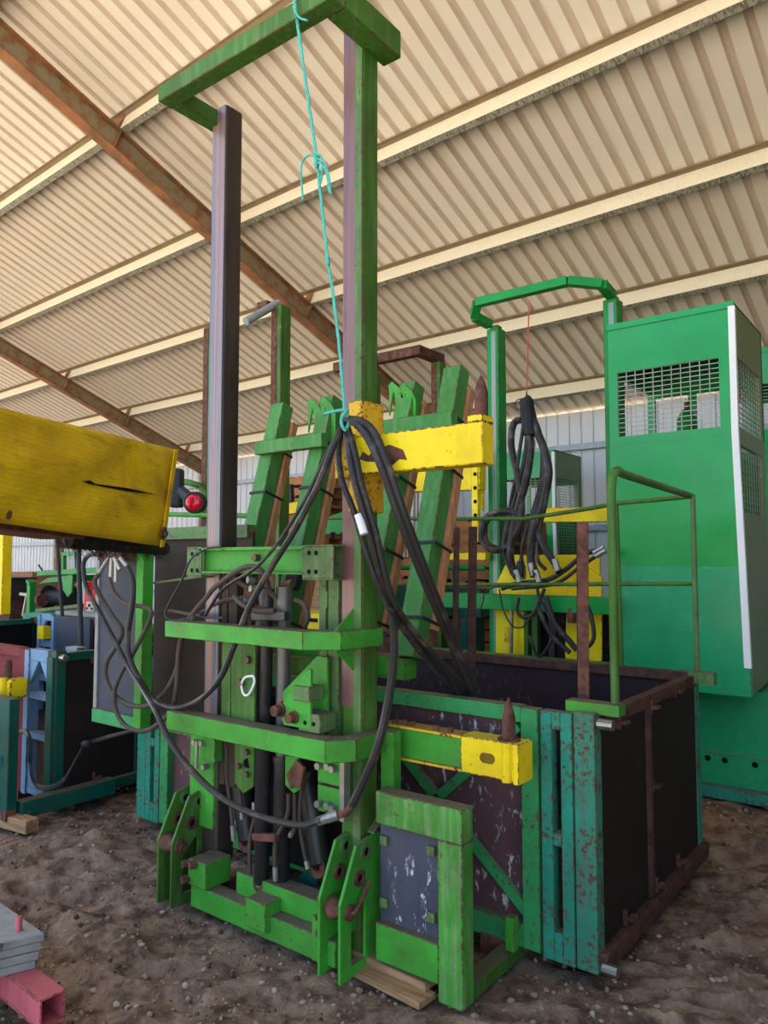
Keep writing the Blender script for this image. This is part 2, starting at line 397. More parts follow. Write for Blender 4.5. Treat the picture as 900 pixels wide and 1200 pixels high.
def grit():
    ico = bmesh.new(); bmesh.ops.create_icosphere(ico, subdivisions=1, radius=1); vs = [v.co.copy() for v in ico.verts]; fs = [[v.index for v in f.verts] for f in ico.faces]; ico.free()
    rnd = random.Random(11); m = MB()
    while len(m.v) < 12 * 5200:
        d = 1.3 + 5.2 * rnd.random() ** 1.4; px_ = rnd.uniform(-60, 960); p = (fw * Vector((1, 1, 0))).normalized() * d + rt * (px_ - 450) / F * d
        if noise.noise(Vector((p.x * 1.7, p.y * 1.7, 50))) < -.1 and rnd.random() < .7: continue
        r = rnd.choice((.003, .004, .004, .005, .006, .008, .011)) * (.8 + d * .12); z = ground_z(p.x, p.y); q = Matrix.Rotation(rnd.uniform(0, 6), 3, 'Z')
        sx, sy, sz = (rnd.uniform(.7, 1.4) for _ in range(3)); m.cur = rnd.choice((0, 0, 0, 0, 0, 1, 2, 2))
        m.add([q @ Vector((v.x * sx, v.y * sy, v.z * sz * .8)) * r + Vector((p.x, p.y, z + r * .3)) for v in vs], fs)
    o = m.build('gravel', [M['clod'], M['stone'], M['clod_dark']]); tag(o, 'fine grit and crumbs of earth scattered over the dirt floor', 'grit', None, 'stuff')
grit()

# ------------------------------------------------------------------ roof: sheets, purlins, rafters
ceil = tag(empty('ceiling', (0, 0, 0)), kind='structure')
def roof_sheets():
    pitch, w = .2035, .814; S0, S1 = -1.4, 11.05
    m = MB(); prof = []
    for k in range(4):
        b = k * pitch
        prof += [(b, 0), (b + .128, 0), (b + .146, .03), (b + .186, .03)]
    prof += [(w + .006, -.004)]
    n = len(prof)
    m.v = [roof(x, s, h) for s in (S0, S1) for x, h in prof]
    for i in range(n - 1):
        m.f.append([i, i + 1, n + i + 1, n + i]); m.mi.append(1 if i % 4 else 0)
    first = None
    for q in range(-36, 8):
        x0 = -2.6 + q * w - .17
        if first is None:
            first = m.build('roof_sheet', [M['roof'], M['rib']], ceil); o = first
        else:
            o = first.copy(); scene.collection.objects.link(o)
        o.location = SX * x0
roof_sheets()
PS = [-1.35, .08, 1.52, 2.98, 4.45, 5.963, 7.412, 8.768, 10.27]
def purlins():
    for s in PS:
        web = MB(); t = .004
        a = lambda x, ds, n: roof(x, s - .074 + ds / math.cos(SLOPE), n)
        X0, X1 = -31.5, 3.6
        for ds0, ds1, n0, n1, mi in ((0, t, -.2, -.004, 0), (-.062, 0, -.012, -.006, 1), (t, .066, -.2, -.194, 2), (.060, .066, -.194, -.178, 2), (-.062, -.057, -.026, -.012, 1)):
            web.cur = mi
            web.hexa([a(X0, ds0, n0), a(X1, ds0, n0), a(X1, ds1, n0), a(X0, ds1, n0), a(X0, ds0, n1), a(X1, ds0, n1), a(X1, ds1, n1), a(X0, ds1, n1)])
        web.build('purlin', [M['purlin'], M['flange_top'], M['flange']], ceil)
purlins()
def rafters():
    for x in (-20.95, -14.2, -7.42, -.62):
        m = MB()
        def seg(x0, x1, n0, n1, mi):
            m.cur = mi
            s0, s1 = -1.3, 10.75
            m.hexa([roof(x0, s0, n0), roof(x1, s0, n0), roof(x1, s1, n0), roof(x0, s1, n0), roof(x0, s0, n1), roof(x1, s0, n1), roof(x1, s1, n1), roof(x0, s1, n1)])
        seg(x - .075, x + .075, -.222, -.208, 0); seg(x - .075, x + .075, -.47, -.456, 0); seg(x - .005, x + .005, -.456, -.222, 1)
        r = m.build('rafter', [M['rafter'], M['rafter_web']], ceil)
        for s in PS:
            c = MB(); k = s - .09
            c.hexa([roof(x - .06, k - .012, -.21), roof(x + .05, k - .012, -.21), roof(x + .05, k, -.21), roof(x - .06, k, -.21), roof(x - .06, k - .012, -.03), roof(x + .05, k - .012, -.03), roof(x + .05, k, -.03), roof(x - .06, k, -.03)])
            c.build('cleat', M['rafter'], r)
            c = MB(); k = s - .05
            c.hexa([roof(x + .005, k - .008, -.456), roof(x + .073, k - .008, -.456), roof(x + .073, k, -.456), roof(x + .005, k, -.456), roof(x + .005, k - .008, -.222), roof(x + .073, k - .008, -.222), roof(x + .073, k, -.222), roof(x + .005, k, -.222)])
            c.build('stiffener', M['rafter'], r)
rafters()
wall = tag(empty('wall_back', shed(-10, 10.9, 0)), kind='structure')
def back_wall():
    w = .8; zt = HR - T * 10.9 - .03; prof = []
    for k in range(4):
        b = k * .2; prof += [(b, 0), (b + .14, 0), (b + .152, .022), (b + .188, .022)]
    prof += [(w, 0)]; n = len(prof); m = MB(); o0 = origin(wall)
    m.v = [shed(x, 10.9 + h, z) + Vector(o0) - Vector(o0) for z in (-.05, zt) for x, h in prof]
    for i in range(n - 1): m.f.append([i, i + 1, n + i + 1, n + i]); m.mi.append(0)
    first = m.build('wall_sheet', M['wall'], wall)
    for q in range(-39, 5):
        o = first if q == -39 else first.copy()
        if q != -39: scene.collection.objects.link(o)
        o.location = SX * (q * w)
    for z in (.84, 2.1, 3.36):
        g = MB(); a, b = shed(-31, 10.84, z), shed(3.8, 10.84, z)
        g.bar(a, b, .1, .09).build('girt', M['girt'], wall)
    for x in (-20.95, -14.2, -7.42, -.62):
        zc = HR - T * 10.6 - .5
        MB().box(x - .07, x + .07, 10.5, 10.76, -.05, zc)
        c = MB(); c.hexa([shed(x - .07, 10.52, -.05), shed(x + .07, 10.52, -.05), shed(x + .07, 10.76, -.05), shed(x - .07, 10.76, -.05), shed(x - .07, 10.52, zc), shed(x + .07, 10.52, zc), shed(x + .07, 10.76, zc), shed(x - .07, 10.76, zc)])
        c.build('column', M['rafter_web'], wall)
back_wall()

light_block_gable = tag(empty('wall_right_light_block', shed(3.75, 5.5, 0)), kind='structure')  # unseen gable wall, added to darken the right-facing sides
def right_wall():
    n = 14
    for q in range(n):
        s0 = .35 + q * .77; s1 = s0 + .775; c = MB()
        def zz(s): return HR - T * s - .03
        v = []
        for s, h in ((s0, 0), (s0 + .2, 0), (s0 + .215, .022), (s0 + .255, .022), (s0 + .27, 0), (s0 + .46, 0), (s0 + .475, .022), (s0 + .515, .022), (s0 + .53, 0), (s1, 0)):
            v += [shed(3.75 + h, s, -.05), shed(3.75 + h, s, zz(s))]
        c.add(v, [(2 * i, 2 * i + 2, 2 * i + 3, 2 * i + 1) for i in range(9)]); c.build('wall_sheet', M['wall_low_bounce'], light_block_gable)
right_wall()
# ------------------------------------------------------------------ crate builder
def crate(name, label, X0, X1, Y0, Y1, group, cm, post_m, panel_m, end_m, bottom_m, full=True, gap=.235):
    Z0, Z1 = .06, 1.0
    t = thing(name, label, 'crate', ((X0 + X1) / 2, (Y0 + Y1) / 2, 0), group)
    P = lambda nm, mb, m, bev=.003, par=None: mb.build(nm, m, par or t, bevel=bev)
    # skids
    for xx in (X0 + .35, X1 - .5): P('skid', MB().box(xx, xx + .1, Y0 - .02, Y1 - .1, -.01, .06), M['rust'])
    for xx in (X0, X1):                                              # four corner angles
        s = 1 if xx == X0 else -1
        for yy in (Y0, Y1):
            u = 1 if yy == Y0 else -1
            m = MB(); a, b = sorted((xx, xx + s * .085)); c, d = sorted((yy, yy + u * .008)); m.box(a, b, c, d, Z0 - .02, Z1 + .01)
            a, b = sorted((xx, xx + s * .008)); c, d = sorted((yy + u * .008, yy + u * .07)); m.box(a, b, c, d, Z0 - .02, Z1 + .01)
            P('corner_angle', m, paint('rusty_corner_paint', S(48, 132, 106), .9, .8, .55, pale=S(112, 84, 76), vert=.7) if post_m == M['teal'] and xx == X1 and yy == Y0 else post_m)
    # slot posts on the front at both ends
    def slot_post(xa, xb):
        m = MB(); y0, y1 = Y0 - .004, Y0 + .05; sx = (xa + xb) / 2
        m.box(xa, sx - .018, y0, y1, Z0 - .02, Z1); m.box(sx + .018, xb, y0, y1, Z0 - .02, Z1)
        for z0, z1 in ((Z0 - .02, Z0 + .09), (Z0 + .42, Z0 + .47), (Z1 - .07, Z1)): m.box(sx - .018, sx + .018, y0, y1, z0, z1)
        P('slot_post', m, post_m, .004)
    slot_post(X1 - .225, X1 - .09); slot_post(X0 + .09, X0 + .225)
    XA, XB = X0 + .235, X1 - gap
    P('frame_stile', MB().box(XB - .075, XB, Y0 - .006, Y0 + .05, Z0 - .01, Z1), cm); P('frame_stile', MB().box(XA, XA + .075, Y0 - .006, Y0 + .05, Z0 - .01, Z1), cm)
    P('top_rail', MB().box(XA + .075, XB - .075, Y0 - .006, Y0 + .06, Z1 - .06, Z1 + .004), cm)
    P('bottom_rail', MB().box(XA + .075, XB - .075, Y0 - .006, Y0 + .06, Z0 - .01, Z0 + .08), cm)
    P('front_panel', MB().box(XA + .05, XB - .05, Y0 + .035, Y0 + .05, Z0 + .03, Z1 - .03), panel_m, 0)
    yb = Y0 + .014
    if full:
        for a, b in (((475, 887), (628, 1080)), ((510, 938), (608, 850))):
            p, q = at(*a, Y=yb), at(*b, Y=yb); P('brace', MB().bar(p, q, .03, .045, (q - p).cross(Vector((0, 1, 0)))), M['green_crate'])
    # back panel, left end panel, right end: two rubber sheets in a steel frame
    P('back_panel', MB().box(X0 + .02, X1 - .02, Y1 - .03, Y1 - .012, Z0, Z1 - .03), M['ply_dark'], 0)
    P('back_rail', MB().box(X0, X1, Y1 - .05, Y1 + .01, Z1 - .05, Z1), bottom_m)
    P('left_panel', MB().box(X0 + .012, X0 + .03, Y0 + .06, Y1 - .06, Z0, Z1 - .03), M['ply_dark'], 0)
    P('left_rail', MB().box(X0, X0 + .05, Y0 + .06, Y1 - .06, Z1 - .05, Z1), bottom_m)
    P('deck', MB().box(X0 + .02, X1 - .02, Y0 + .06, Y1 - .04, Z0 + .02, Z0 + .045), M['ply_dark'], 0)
    P('end_top_rail', MB().box(X1 - .045, X1 + .006, Y0 + .05, Y1 - .03, Z1 - .06, Z1 - .005), bottom_m)
    P('end_bottom_rail', MB().box(X1 - .05, X1 + .03, Y0 + .02, Y1 + .01, Z0 - .02, Z0 + .055), bottom_m, .008)
    ym = Y0 + .62
    P('end_stile', MB().box(X1 - .03, X1 + .012, ym - .02, ym + .02, Z0 + .055, Z1 - .06), bottom_m)
    for a, b in ((Y0 + .07, ym - .02), (ym + .02, Y1 - .07)): P('rubber_sheet', MB().box(X1 - .022, X1 - .006, a, b, Z0 + .05, Z1 - .05), end_m, 0)
    for yy, zz in ((Y0 + .28, Z0 + .06), (ym + .05, Z0 + .06), (Y1 - .45, Z0 + .06), (Y0 + .25, Z1 - .09), (ym + .03, Z1 - .09), (Y1 - .45, Z1 - .07), (ym + .03, Z0 + .5)):
        P('hook', MB().box(X1 - .006, X1 + .012, yy, yy + .012, zz, zz + .06).box(X1 + .012, X1 + .035, yy, yy + .05, zz + .02, zz + .032), M['rust'], 0)
    for zz in (Z0 + .0, Z1 - .03): P('corner_pin', MB().cyl((X1 + .005, Y0 + .03, zz), (X1 + .065, Y0 + .03, zz), .022, 10), M['steel'], 0)
    return t
bin1 = crate('crate', 'long crate of brown plywood and chipped green steel behind the twin-mast attachment', -4.07, -1.14, 2.82, 4.28, 'steel framed crates', M['green_crate'], M['teal'], M['ply'], M['rubber'], M['rust_dark'])
def handrail(t):
    P = lambda nm, mb, m, bev=0, sm=True, par=None: mb.build(nm, m, par or t, bevel=bev, smooth=sm)
    X, Y0, Y1 = -1.085, 2.9, 4.22
    base = MB().box(X - .19, X + .03, Y0 - .04, Y0 + .03, 1.0, 1.045); P('rail_bracket', base, M['green'], .003, False)
    pts = [(X, Y0, 1.045), (X, Y0, 1.86), (X, Y0 + .02, 1.93), (X, Y0 + .08, 1.965), (X, Y0 + .16, 1.955), (X - .045, Y1 - .06, 1.945)]
    pts = [Vector(p) for p in pts]; P('hand_rail', MB().tube([pts[0], pts[0].lerp(pts[1], .5)] + spline(pts[1:], 4), .0175, 12), M['green_mast'])
    P('rear_post', MB().tube([(X - .045, Y1, 1.0), (X - .045, Y1, 1.955)], .014, 10), M['green_dull'])
    P('post_stub', MB().hollow((X - .08, Y1 - .02, .985), (X + .05, Y1 - .02, .985), .07, .06, .006), M['green_dull'], 0, False)
    Y = 4.28
    top = px([(797, 583), (722, 590), (690, 596), (615, 608), (520, 608), (378, 607)], Y); P('side_rail', MB().tube([(X - .045, Y1, top[0].z)] + top, .0135, 10), M['green_mast'])
    a, b = at(812, 684, Y=Y), at(378, 686, Y=Y); P('side_rail', MB().tube([a, b], .012, 10), M['green_mast'])
    a, b = at(722, 588, Y=Y), at(729, 790, Y=Y); P('rail_post', MB().tube([a, b], .013, 10), M['green_mast'])
    a, b = at(379, 600, Y=Y), at(376, 760, Y=Y); P('rail_post', MB().tube([a, b], .013, 10), M['teal'])
handrail(bin1)
def stakes():
    for k, (x, top, Y, zb, w, lab) in enumerate(((682, 612, 2.98, .107, .052, 'rusty angle iron stake at the right corner of the brown plywood crate'), (554, 617, 3.5, .107, .052, 'rusty angle iron stake beside the draped black hoses in the crate'), (535, 618, 3.75, .107, .04, 'thin dark angle iron stake right of the leaning green tubes'))):
        p = at(x, top, Y=Y); lean = -.04 if k else -.02
        m = MB()
        for dx, dy, sx, sy in ((0, 0, w, .006), (0, 0, .006, w)):
            x0, y0 = p.x - w / 2 + dx, Y + dy
            m.hexa([(x0 + lean, y0, zb), (x0 + sx + lean, y0, zb), (x0 + sx + lean, y0 + sy, zb), (x0 + lean, y0 + sy, zb), (x0, y0, p.z), (x0 + sx, y0, p.z), (x0 + sx, y0 + sy, p.z), (x0, y0 + sy, p.z)])
        tag(m.build('angle_iron_stake', M['rust_dark'] if k else M['rust'], bevel=.002), lab, 'stake', 'angle iron stakes standing in the crate')
stakes()

# ------------------------------------------------------------------ the twin-mast attachment in front
imp = thing('mast_attachment', 'green farm attachment with two tall masts, yellow arms and looping black hoses', 'farm attachment', (-2.45, 2.4, 0))
def implement():
    t = imp
    P = lambda nm, mb, m, bev=.004, par=None, sm=False: mb.build(nm, m, par or t, bevel=bev, smooth=sm)
    # masts
    def mast_mat(name, cols, side):
        k = NT(name); st = k.noise(1, 5, .6, k.scale((60, 4, .5))); fine = k.noise(5, 5, .7, k.scale((6, 6, .6)))
        r = k.n('ValToRGB'); k.l(st, r.inputs[0]); e = r.color_ramp.elements
        e[0].position = .3; e[0].color = cols[0]; e[1].position = .7; e[1].color = cols[-1]
        for i, c in enumerate(cols[1:-1]): q = e.new(.3 + .4 * (i + 1) / (len(cols) - 1)); q.color = c
        c = k.mix(k.mul(k.ramp(fine, .55, .65), .4), r.outputs[0], S(70, 52, 46))
        return k.out(c, .38, .25)
    m1 = mast_mat('worn_mast_steel_dark', (S(60, 66, 74), S(96, 104, 116), S(146, 108, 98), S(164, 122, 104)), None)
    m2 = mast_mat('worn_mast_steel_pink', (S(84, 58, 56), S(128, 90, 88), S(112, 80, 76), S(152, 112, 104)), None)
    mdark = plain('scuffed_dark_mast_side', S(74, 62, 54), .42, .2, .35, 2.2, .05, (3, 3, .6), S(46, 40, 36))
    ml = P('mast', MB().box(-2.94, -2.83, 2.404, 2.51, .17, 3.89), mdark, .01)
    P('wear_strip', MB().box(-2.93, -2.836, 2.4, 2.4042, .6, 3.885), m1, 0, ml)
    P('edge_strip', MB().box(-2.942, -2.9395, 2.41, 2.5, .6, 3.88), M['green_mast'], 0, ml)
    mr = P('mast', MB().box(-2.06, -1.95, 2.404, 2.51, .02, 3.95), M['green_mast'], .01)
    P('wear_strip', MB().box(-2.056, -1.992, 2.4, 2.4042, 1.0, 3.945), m2, 0, mr)
    P('edge_strip', MB().box(-1.992, -1.9545, 2.4, 2.4042, .45, 3.90), M['green_dull'], 0, mr)
    P('mast_cap', MB().box(-2.058, -1.99, 2.402, 2.47, 3.945, 3.965), M['rust'], .004, mr)
    # inner slides with slots
    for xa, xb, mm in ((-2.185, -2.075, M['green_dull']), (-2.815, -2.705, M['panel_brown'])):
        xs = xa + .045
        s = P('inner_slide', MB().box(xa, xs - .006, 2.40, 2.47, .55, 1.545).box(xs + .006, xb, 2.40, 2.47, .55, 1.545).box(xs - .006, xs + .006, 2.425, 2.47, .55, 1.545), mm, .003)
        for z in (.72, 1.02, 1.18, 1.4): P('slot_stop', MB().box(xs - .0055, xs + .0055, 2.395, 2.425, z, z + .07), M['green_dull'] if xa > -2.5 else M['rust'], .001, s)
    # top beam in three lengths
    zb, zt = 3.80, 3.88
    tb = P('top_beam', MB().box(-2.975, -1.862, 2.10, 2.18, zb, zt), M['green_mast'], .006)
    P('beam_return', MB().box(-3.0 + .03, -2.895, 2.18, 2.45, zb, zt), M['green_mast'], .006, tb)
    P('beam_return', MB().box(-1.96, -1.862, 2.182, 2.56, zb + .002, zt + .045), M['green_mast'], .006, tb)
    # cross beam between the masts
    cb = P('cross_beam', MB().box(-2.9, -2.2, 2.36, 2.39, 1.54, 1.662).box(-2.9, -2.2, 2.325, 2.36, 1.646, 1.662).box(-2.9, -2.2, 2.325, 2.36, 1.54, 1.55), M['green'], .002)
    for xa, xb, op in ((-2.985, -2.875, 0), (-2.215, -2.09, 1)):
        e = P('end_plate', MB().hollow((xa, 2.37, 1.592), (xb + .05 * op, 2.37, 1.592), .09, .148, .008), M['green_dull'], .002, cb)
        for dx in (.03, .07):
            for z in (1.553, 1.632): P('bolt_hole', MB().cyl((xa + dx + .01, 2.3235, z), (xa + dx + .01, 2.33, z), .0105, 12), M['hole'], 0, e)
    P('hex_bolt', MB().cyl((-2.52, 2.33, 1.613), (-2.52, 2.365, 1.613), .017, 6), M['bolt'], 0, cb)
    # guard bars with mitred right ends
    def guard(outer, z0, z1, wd=.085):
        inner = []
        n = len(outer)
        for i, (x, y) in enumerate(outer):
            ds = []
            if i > 0: ds.append((Vector(outer[i]) - Vector(outer[i - 1])).normalized())
            if i < n - 1: ds.append((Vector(outer[i + 1]) - Vector(outer[i])).normalized())
            nn = sum((Vector((-d.y, d.x)) for d in ds), Vector((0, 0))); nn.normalize(); c = nn.dot(Vector((-ds[0].y, ds[0].x)))
            inner.append((x + nn.x * wd / c, y + nn.y * wd / c))
        m = MB()
        g = None
        for i in range(n - 1):
            m = MB().prism([(outer[i][0], outer[i][1], z0), (outer[i + 1][0], outer[i + 1][1], z0), (inner[i + 1][0], inner[i + 1][1], z0), (inner[i][0], inner[i][1], z0)], (0, 0, z1 - z0))
            if g is None: g = P('guard_bar', m, M['green'], .004)
            else: P('bar_end', m, M['green'], .004, g)
    guard([(-2.98, 2.2), (-2.09, 2.2), (-1.965, 2.29), (-1.93, 2.52)], 1.243, 1.318)
    guard([(-2.954, 2.2), (-1.967, 2.2), (-1.885, 2.29), (-1.90, 2.49)], .82, .905)
    # gusset webs where the bars meet the mast
    for z0, z1, zz in ((1.318, 1.40, 1), (1.15, 1.243, -1)):
        a, b = (z0, z1) if zz == 1 else (z1, z0)
        P('gusset', MB().prism([(-2.0, 2.285, a), (-2.0, 2.40, a), (-2.0, 2.40, b)], (.008, 0, 0)), M['green'], 0)
    # carriage plate with white handle loop
    c1 = P('carriage_plate', MB().prism([(-2.62, 2.3, .86), (-2.6, 2.3, .82), (-2.5, 2.3, .82), (-2.47, 2.3, .86), (-2.47, 2.3, 1.24), (-2.63, 2.3, 1.24)], (0, .012, 0)), M['green_mast'], .002)  # darker mast green paints in the shadow lying on this plate
    P('side_plate', MB().box(-2.70, -2.64, 2.31, 2.33, .84, 1.24), M['green_mast'], .003, c1)
    hp = [(297, 792), (287, 794), (283, 803), (286, 814), (292, 813), (298, 800), (297, 792)]
    P('handle_loop', MB().tube(spline(px(hp, 2.285), 4), .0055, 6), M['white'], 0, c1, True)
    bolts(c1, [at(292, 773, Y=2.3), at(284, 800, Y=2.3)], .018, -.02, (0, 1, 0), M['bolt'])
    # lug plates with pins near the right slide
    lug = P('lug_bracket', MB().prism([(-2.16, 2.36, 1.2), (-2.1, 2.36, 1.2), (-2.1, 2.36, .93), (-2.33, 2.36, .93), (-2.36, 2.36, .97), (-2.36, 2.36, 1.03)], (0, .014, 0)), M['green'], .002)
    P('lug_plate', MB().prism([(-2.12, 2.26, 1.16), (-2.1, 2.26, 1.16), (-2.1, 2.26, .92), (-2.25, 2.26, .92), (-2.28, 2.26, .97), (-2.25, 2.26, 1.02)], (0, .014, 0)), M['green'], .002, lug)
    P('lug_pin', MB().lathe((-2.27, 2.25, .98), (0, 1, 0), [(-.03, .022), (0, .022), (.002, .03), (.03, .034), (.06, .03), (.12, .024)], 14), M['rust'], 0, lug, True)
    P('lug_pin', MB().lathe((-2.19, 2.25, .96), (0, 1, 0), [(-.03, .02), (0, .02), (.002, .026), (.03, .03), (.12, .024)], 14), M['rust'], 0, lug, True)
    P('foot_block', MB().box(-2.17, -2.05, 2.262, 2.36, .908, .983), M['green_dull'], .005, lug)
    q = at(354, 813, Y=2.25); P('lug_cap', MB().box(q.x - .045, q.x + .045, 2.245, 2.33, q.z - .03, q.z + .03), M['green_dull'], .004, lug)
    for dx in (.04, .085): P('bolt_hole', MB().cyl((-2.17 + dx, 2.258, .945), (-2.17 + dx, 2.264, .945), .009, 10), M['hole'], 0, lug)
    # bolted clamp below the lower bar
    cl = P('clamp_block', MB().box(-2.115, -1.995, 2.32, 2.345, .70, .805).box(-2.115, -1.995, 2.32, 2.345, .59, .69), M['green'], .003)
    P('clamp_strip', MB().box(-1.99, -1.965, 2.31, 2.35, .57, .81), M['zinc'], .002, cl)
    bolts(cl, [(-2.095, 2.32, .77), (-2.045, 2.32, .775), (-2.02, 2.32, .77), (-2.095, 2.32, .62), (-2.045, 2.32, .622), (-2.02, 2.32, .615)], .015, .028, (0, -1, 0), M['zinc'])
    c2 = P('hinge_plate', MB().prism([at(275, 872, Y=2.33), at(275, 918, Y=2.33), at(285, 930, Y=2.33), at(297, 922, Y=2.33), at(298, 872, Y=2.33)], (0, .014, 0)), M['green_mast'], .002)
    P('plate_hole', MB().cyl(at(291, 894, Y=2.329), at(291, 894, Y=2.332), .022, 14), M['hole'], 0, c2)
    bolts(c2, [at(291, 881, Y=2.33), at(282, 897, Y=2.33), at(291, 907, Y=2.33)], .013, .02, (0, -1, 0), M['bolt'])
    # yoke right of the cylinders
    y2 = P('yoke_plate', MB().prism([at(334, 886, Y=2.33), at(334, 920, Y=2.33), at(344, 930, Y=2.33), at(352, 925, Y=2.33), at(350, 886, Y=2.33)], (0, .012, 0)), M['green'], .002)
    P('link_piece', MB().prism([at(347, 890, Y=2.30), at(335, 908, Y=2.30), at(340, 925, Y=2.30), at(352, 922, Y=2.30), at(356, 900, Y=2.30)], (0, .015, 0)), M['rust'], .002, y2)
    # left mast foot plates and box
    P('mast_box', MB().box(-3.02, -2.84, 2.39, 2.5, .33, .80), M['green'], .006)
    lb = P('left_latch', MB().box(-2.87, -2.79, 2.35, 2.40, .66, .82), M['green'], .004)
    bolts(lb, [at(232, 869, Y=2.36), at(228, 899, Y=2.36), at(240, 870, Y=2.36), at(243, 898, Y=2.36)], .014, .03, (0, -1, 0), M['zinc'])
    P('latch_rod', MB().cyl(at(231, 868, Y=2.33), at(230, 900, Y=2.33), .009, 8), M['zinc'], 0, lb)
    # hydraulic cylinders
    def cyl(a, b, r, rod=None, m=M['black']):
        a, b = Vector(a), Vector(b)
        c = P('hydraulic_cylinder', MB().lathe(a, b - a, [(0, r * .8), (.01, r), ((b - a).length - .03, r), ((b - a).length - .028, r * 1.12), ((b - a).length, r * 1.12)], 16), m, 0, None, True)
        if rod: P('cylinder_rod', MB().cyl(b, rod, r * .62, 14), M['steel'], 0, c, True)
        P('cylinder_eye', MB().ring(a, (0, 1, 0), r * .95, r * .4, r * 1.2), M['rust'], 0, c, True)
        return c
    cyl(at(306, 1035, Y=2.36), at(312, 690, Y=2.36), .034)
    c = cyl(at(329, 1035, Y=2.40), at(331, 885, Y=2.40), .038)
    P('cylinder_rod', MB().lathe(at(331, 886, Y=2.40), at(333, 680, Y=2.40) - at(331, 886, Y=2.40), [(0, .031), (.62, .031), (.625, .036), (.74, .036)], 16), plain('scuffed_grey_tube', S(112, 108, 106), .45, .4, .3, 10), 0, c, True)
    cyl(at(376, 1012, Y=2.5), at(357, 905, Y=2.5), .055)
    cyl(at(292, 985, Y=2.5), at(280, 905, Y=2.5), .05)
    P('cylinder_clamp', MB().bar(at(297, 722, Y=2.33), at(336, 722, Y=2.33), .03, .04), M['black'], .004)
    P('cylinder_clamp', MB().bar(at(298, 980, Y=2.33), at(325, 982, Y=2.33), .03, .03), M['rust'], .003)
    v = P('valve_block', MB().box(-2.62, -2.55, 2.36, 2.42, 1.40, 1.50), M['rust'], .006)
    bolts(v, [at(293, 705, Y=2.35), at(300, 690, Y=2.35), at(297, 680, Y=2.35)], .016, .03, (-.3, -1, .1), M['zinc'], 'fitting')
    P('rear_crossbar', MB().box(-2.83, -2.06, 2.5, 2.56, 1.08, 1.16), M['green_mast'], .004)
    P('rear_crossbar', MB().box(-2.83, -1.98, 2.62, 2.7, 1.10, 1.19), M['green'], .004)
    P('dark_backing', MB().box(-2.83, -2.06, 2.58, 2.6, .2, .95), M['hole'], 0)  # near-black sheet standing in for the shade behind the cylinders
    # base
    b1 = P('base_beam', MB().box(-2.86, -1.98, 2.28, 2.36, .02, .12), M['green'], .005)
    P('base_channel', MB().box(-2.62, -1.98, 2.34, 2.43, .12, .215), M['green'], .004, b1)
    P('base_block', MB().box(-2.87, -2.745, 2.27, 2.42, .12, .235), M['green'], .005, b1)
    bolts(b1, [at(220, 1012, Y=2.265), at(228, 1013, Y=2.265), at(219, 1030, Y=2.265)], .018, .025, (-.3, -1, 0), M['rust'])
    P('base_step', MB().box(-2.46, -2.34, 2.25, 2.34, .06, .175), M['green'], .004, b1)
    P('base_end_plate', MB().box(-2.09, -2.03, 2.262, 2.28, .03, .2), M['green'], .003, b1)
    bolts(b1, [at(376, 1073, Y=2.262), at(376, 1092, Y=2.262)], .016, .02, (0, -1, 0), M['rust'])
    P('base_floor', MB().box(-2.85, -1.98, 2.43, 2.62, .06, .075), M['rust'], 0, b1)
    P('base_web', MB().prism([at(345, 1030, Y=2.5), at(370, 1012, Y=2.5), at(372, 1035, Y=2.5), at(350, 1050, Y=2.5)], (0, .01, 0)), M['teal_dark'], 0, b1)
    for x in (-2.95, -1.97): P('skid', MB().box(x, x + .09, 2.56, 2.95, -.012, .045), M['green_mast'], .004, b1)
    # link plates
    prof = [(2.235, .0), (2.235, .29), (2.33, .485), (2.40, .5), (2.49, .5), (2.49, .0)]
    slot = [(2.30, .045), (2.30, .22), (2.37, .29), (2.385, .27), (2.385, .045)]
    def link(x, cut, shape=prof):
        bm = bmesh.new(); off = origin(t); ov = [bm.verts.new(Vector((x, y, z)) - off) for y, z in shape]
        ed = [bm.edges.new((ov[i], ov[(i + 1) % len(ov)])) for i in range(len(ov))]
        if cut:
            iv = [bm.verts.new(Vector((x, y, z)) - off) for y, z in slot]; ed += [bm.edges.new((iv[i], iv[(i + 1) % len(iv)])) for i in range(len(iv))]
        bmesh.ops.triangle_fill(bm, use_beauty=True, use_dissolve=False, edges=ed)
        ex = bmesh.ops.extrude_face_region(bm, geom=bm.faces[:]); vs = [g for g in ex['geom'] if isinstance(g, bmesh.types.BMVert)]
        bmesh.ops.translate(bm, verts=vs, vec=(.014, 0, 0)); bmesh.ops.recalc_face_normals(bm, faces=bm.faces)
        me = bpy.data.meshes.new('link_plate'); bm.to_mesh(me); bm.free(); me.materials.append(M['green_mast'] if x < -2.5 else M['green'])
        o = bpy.data.objects.new('link_plate', me); scene.collection.objects.link(o); o.parent = t
        b = o.modifiers.new('bevel', 'BEVEL'); b.width = .002; b.segments = 1; b.limit_method = 'ANGLE'
        for y, z in ((2.385, .45), (2.345, .36)): P('eye_ring', MB().ring((x + .016, y, z), (1, 0, 0), .032, .017, .012), M['green_dull'] if z > .4 else M['rust'], 0, o, True); P('eye_hole', MB().cyl((x + .0135, y, z), (x + .0155, y, z), .017, 12), M['hole'], 0, o)
        return o
    for x in (-3.055, -2.955): L = link(x, x > -3)
    P('link_pin', MB().lathe((-3.0, 2.275, .27), (1, 0, 0), [(-.09, .02), (-.05, .03), (-.04, .042), (-.01, .046), (.02, .036), (.055, .03), (.075, .03), (.08, .016), (.09, .016)], 14), M['rust'], 0, L, True)
    for x in (-2.035, -1.93): Rr = link(x, x > -2)
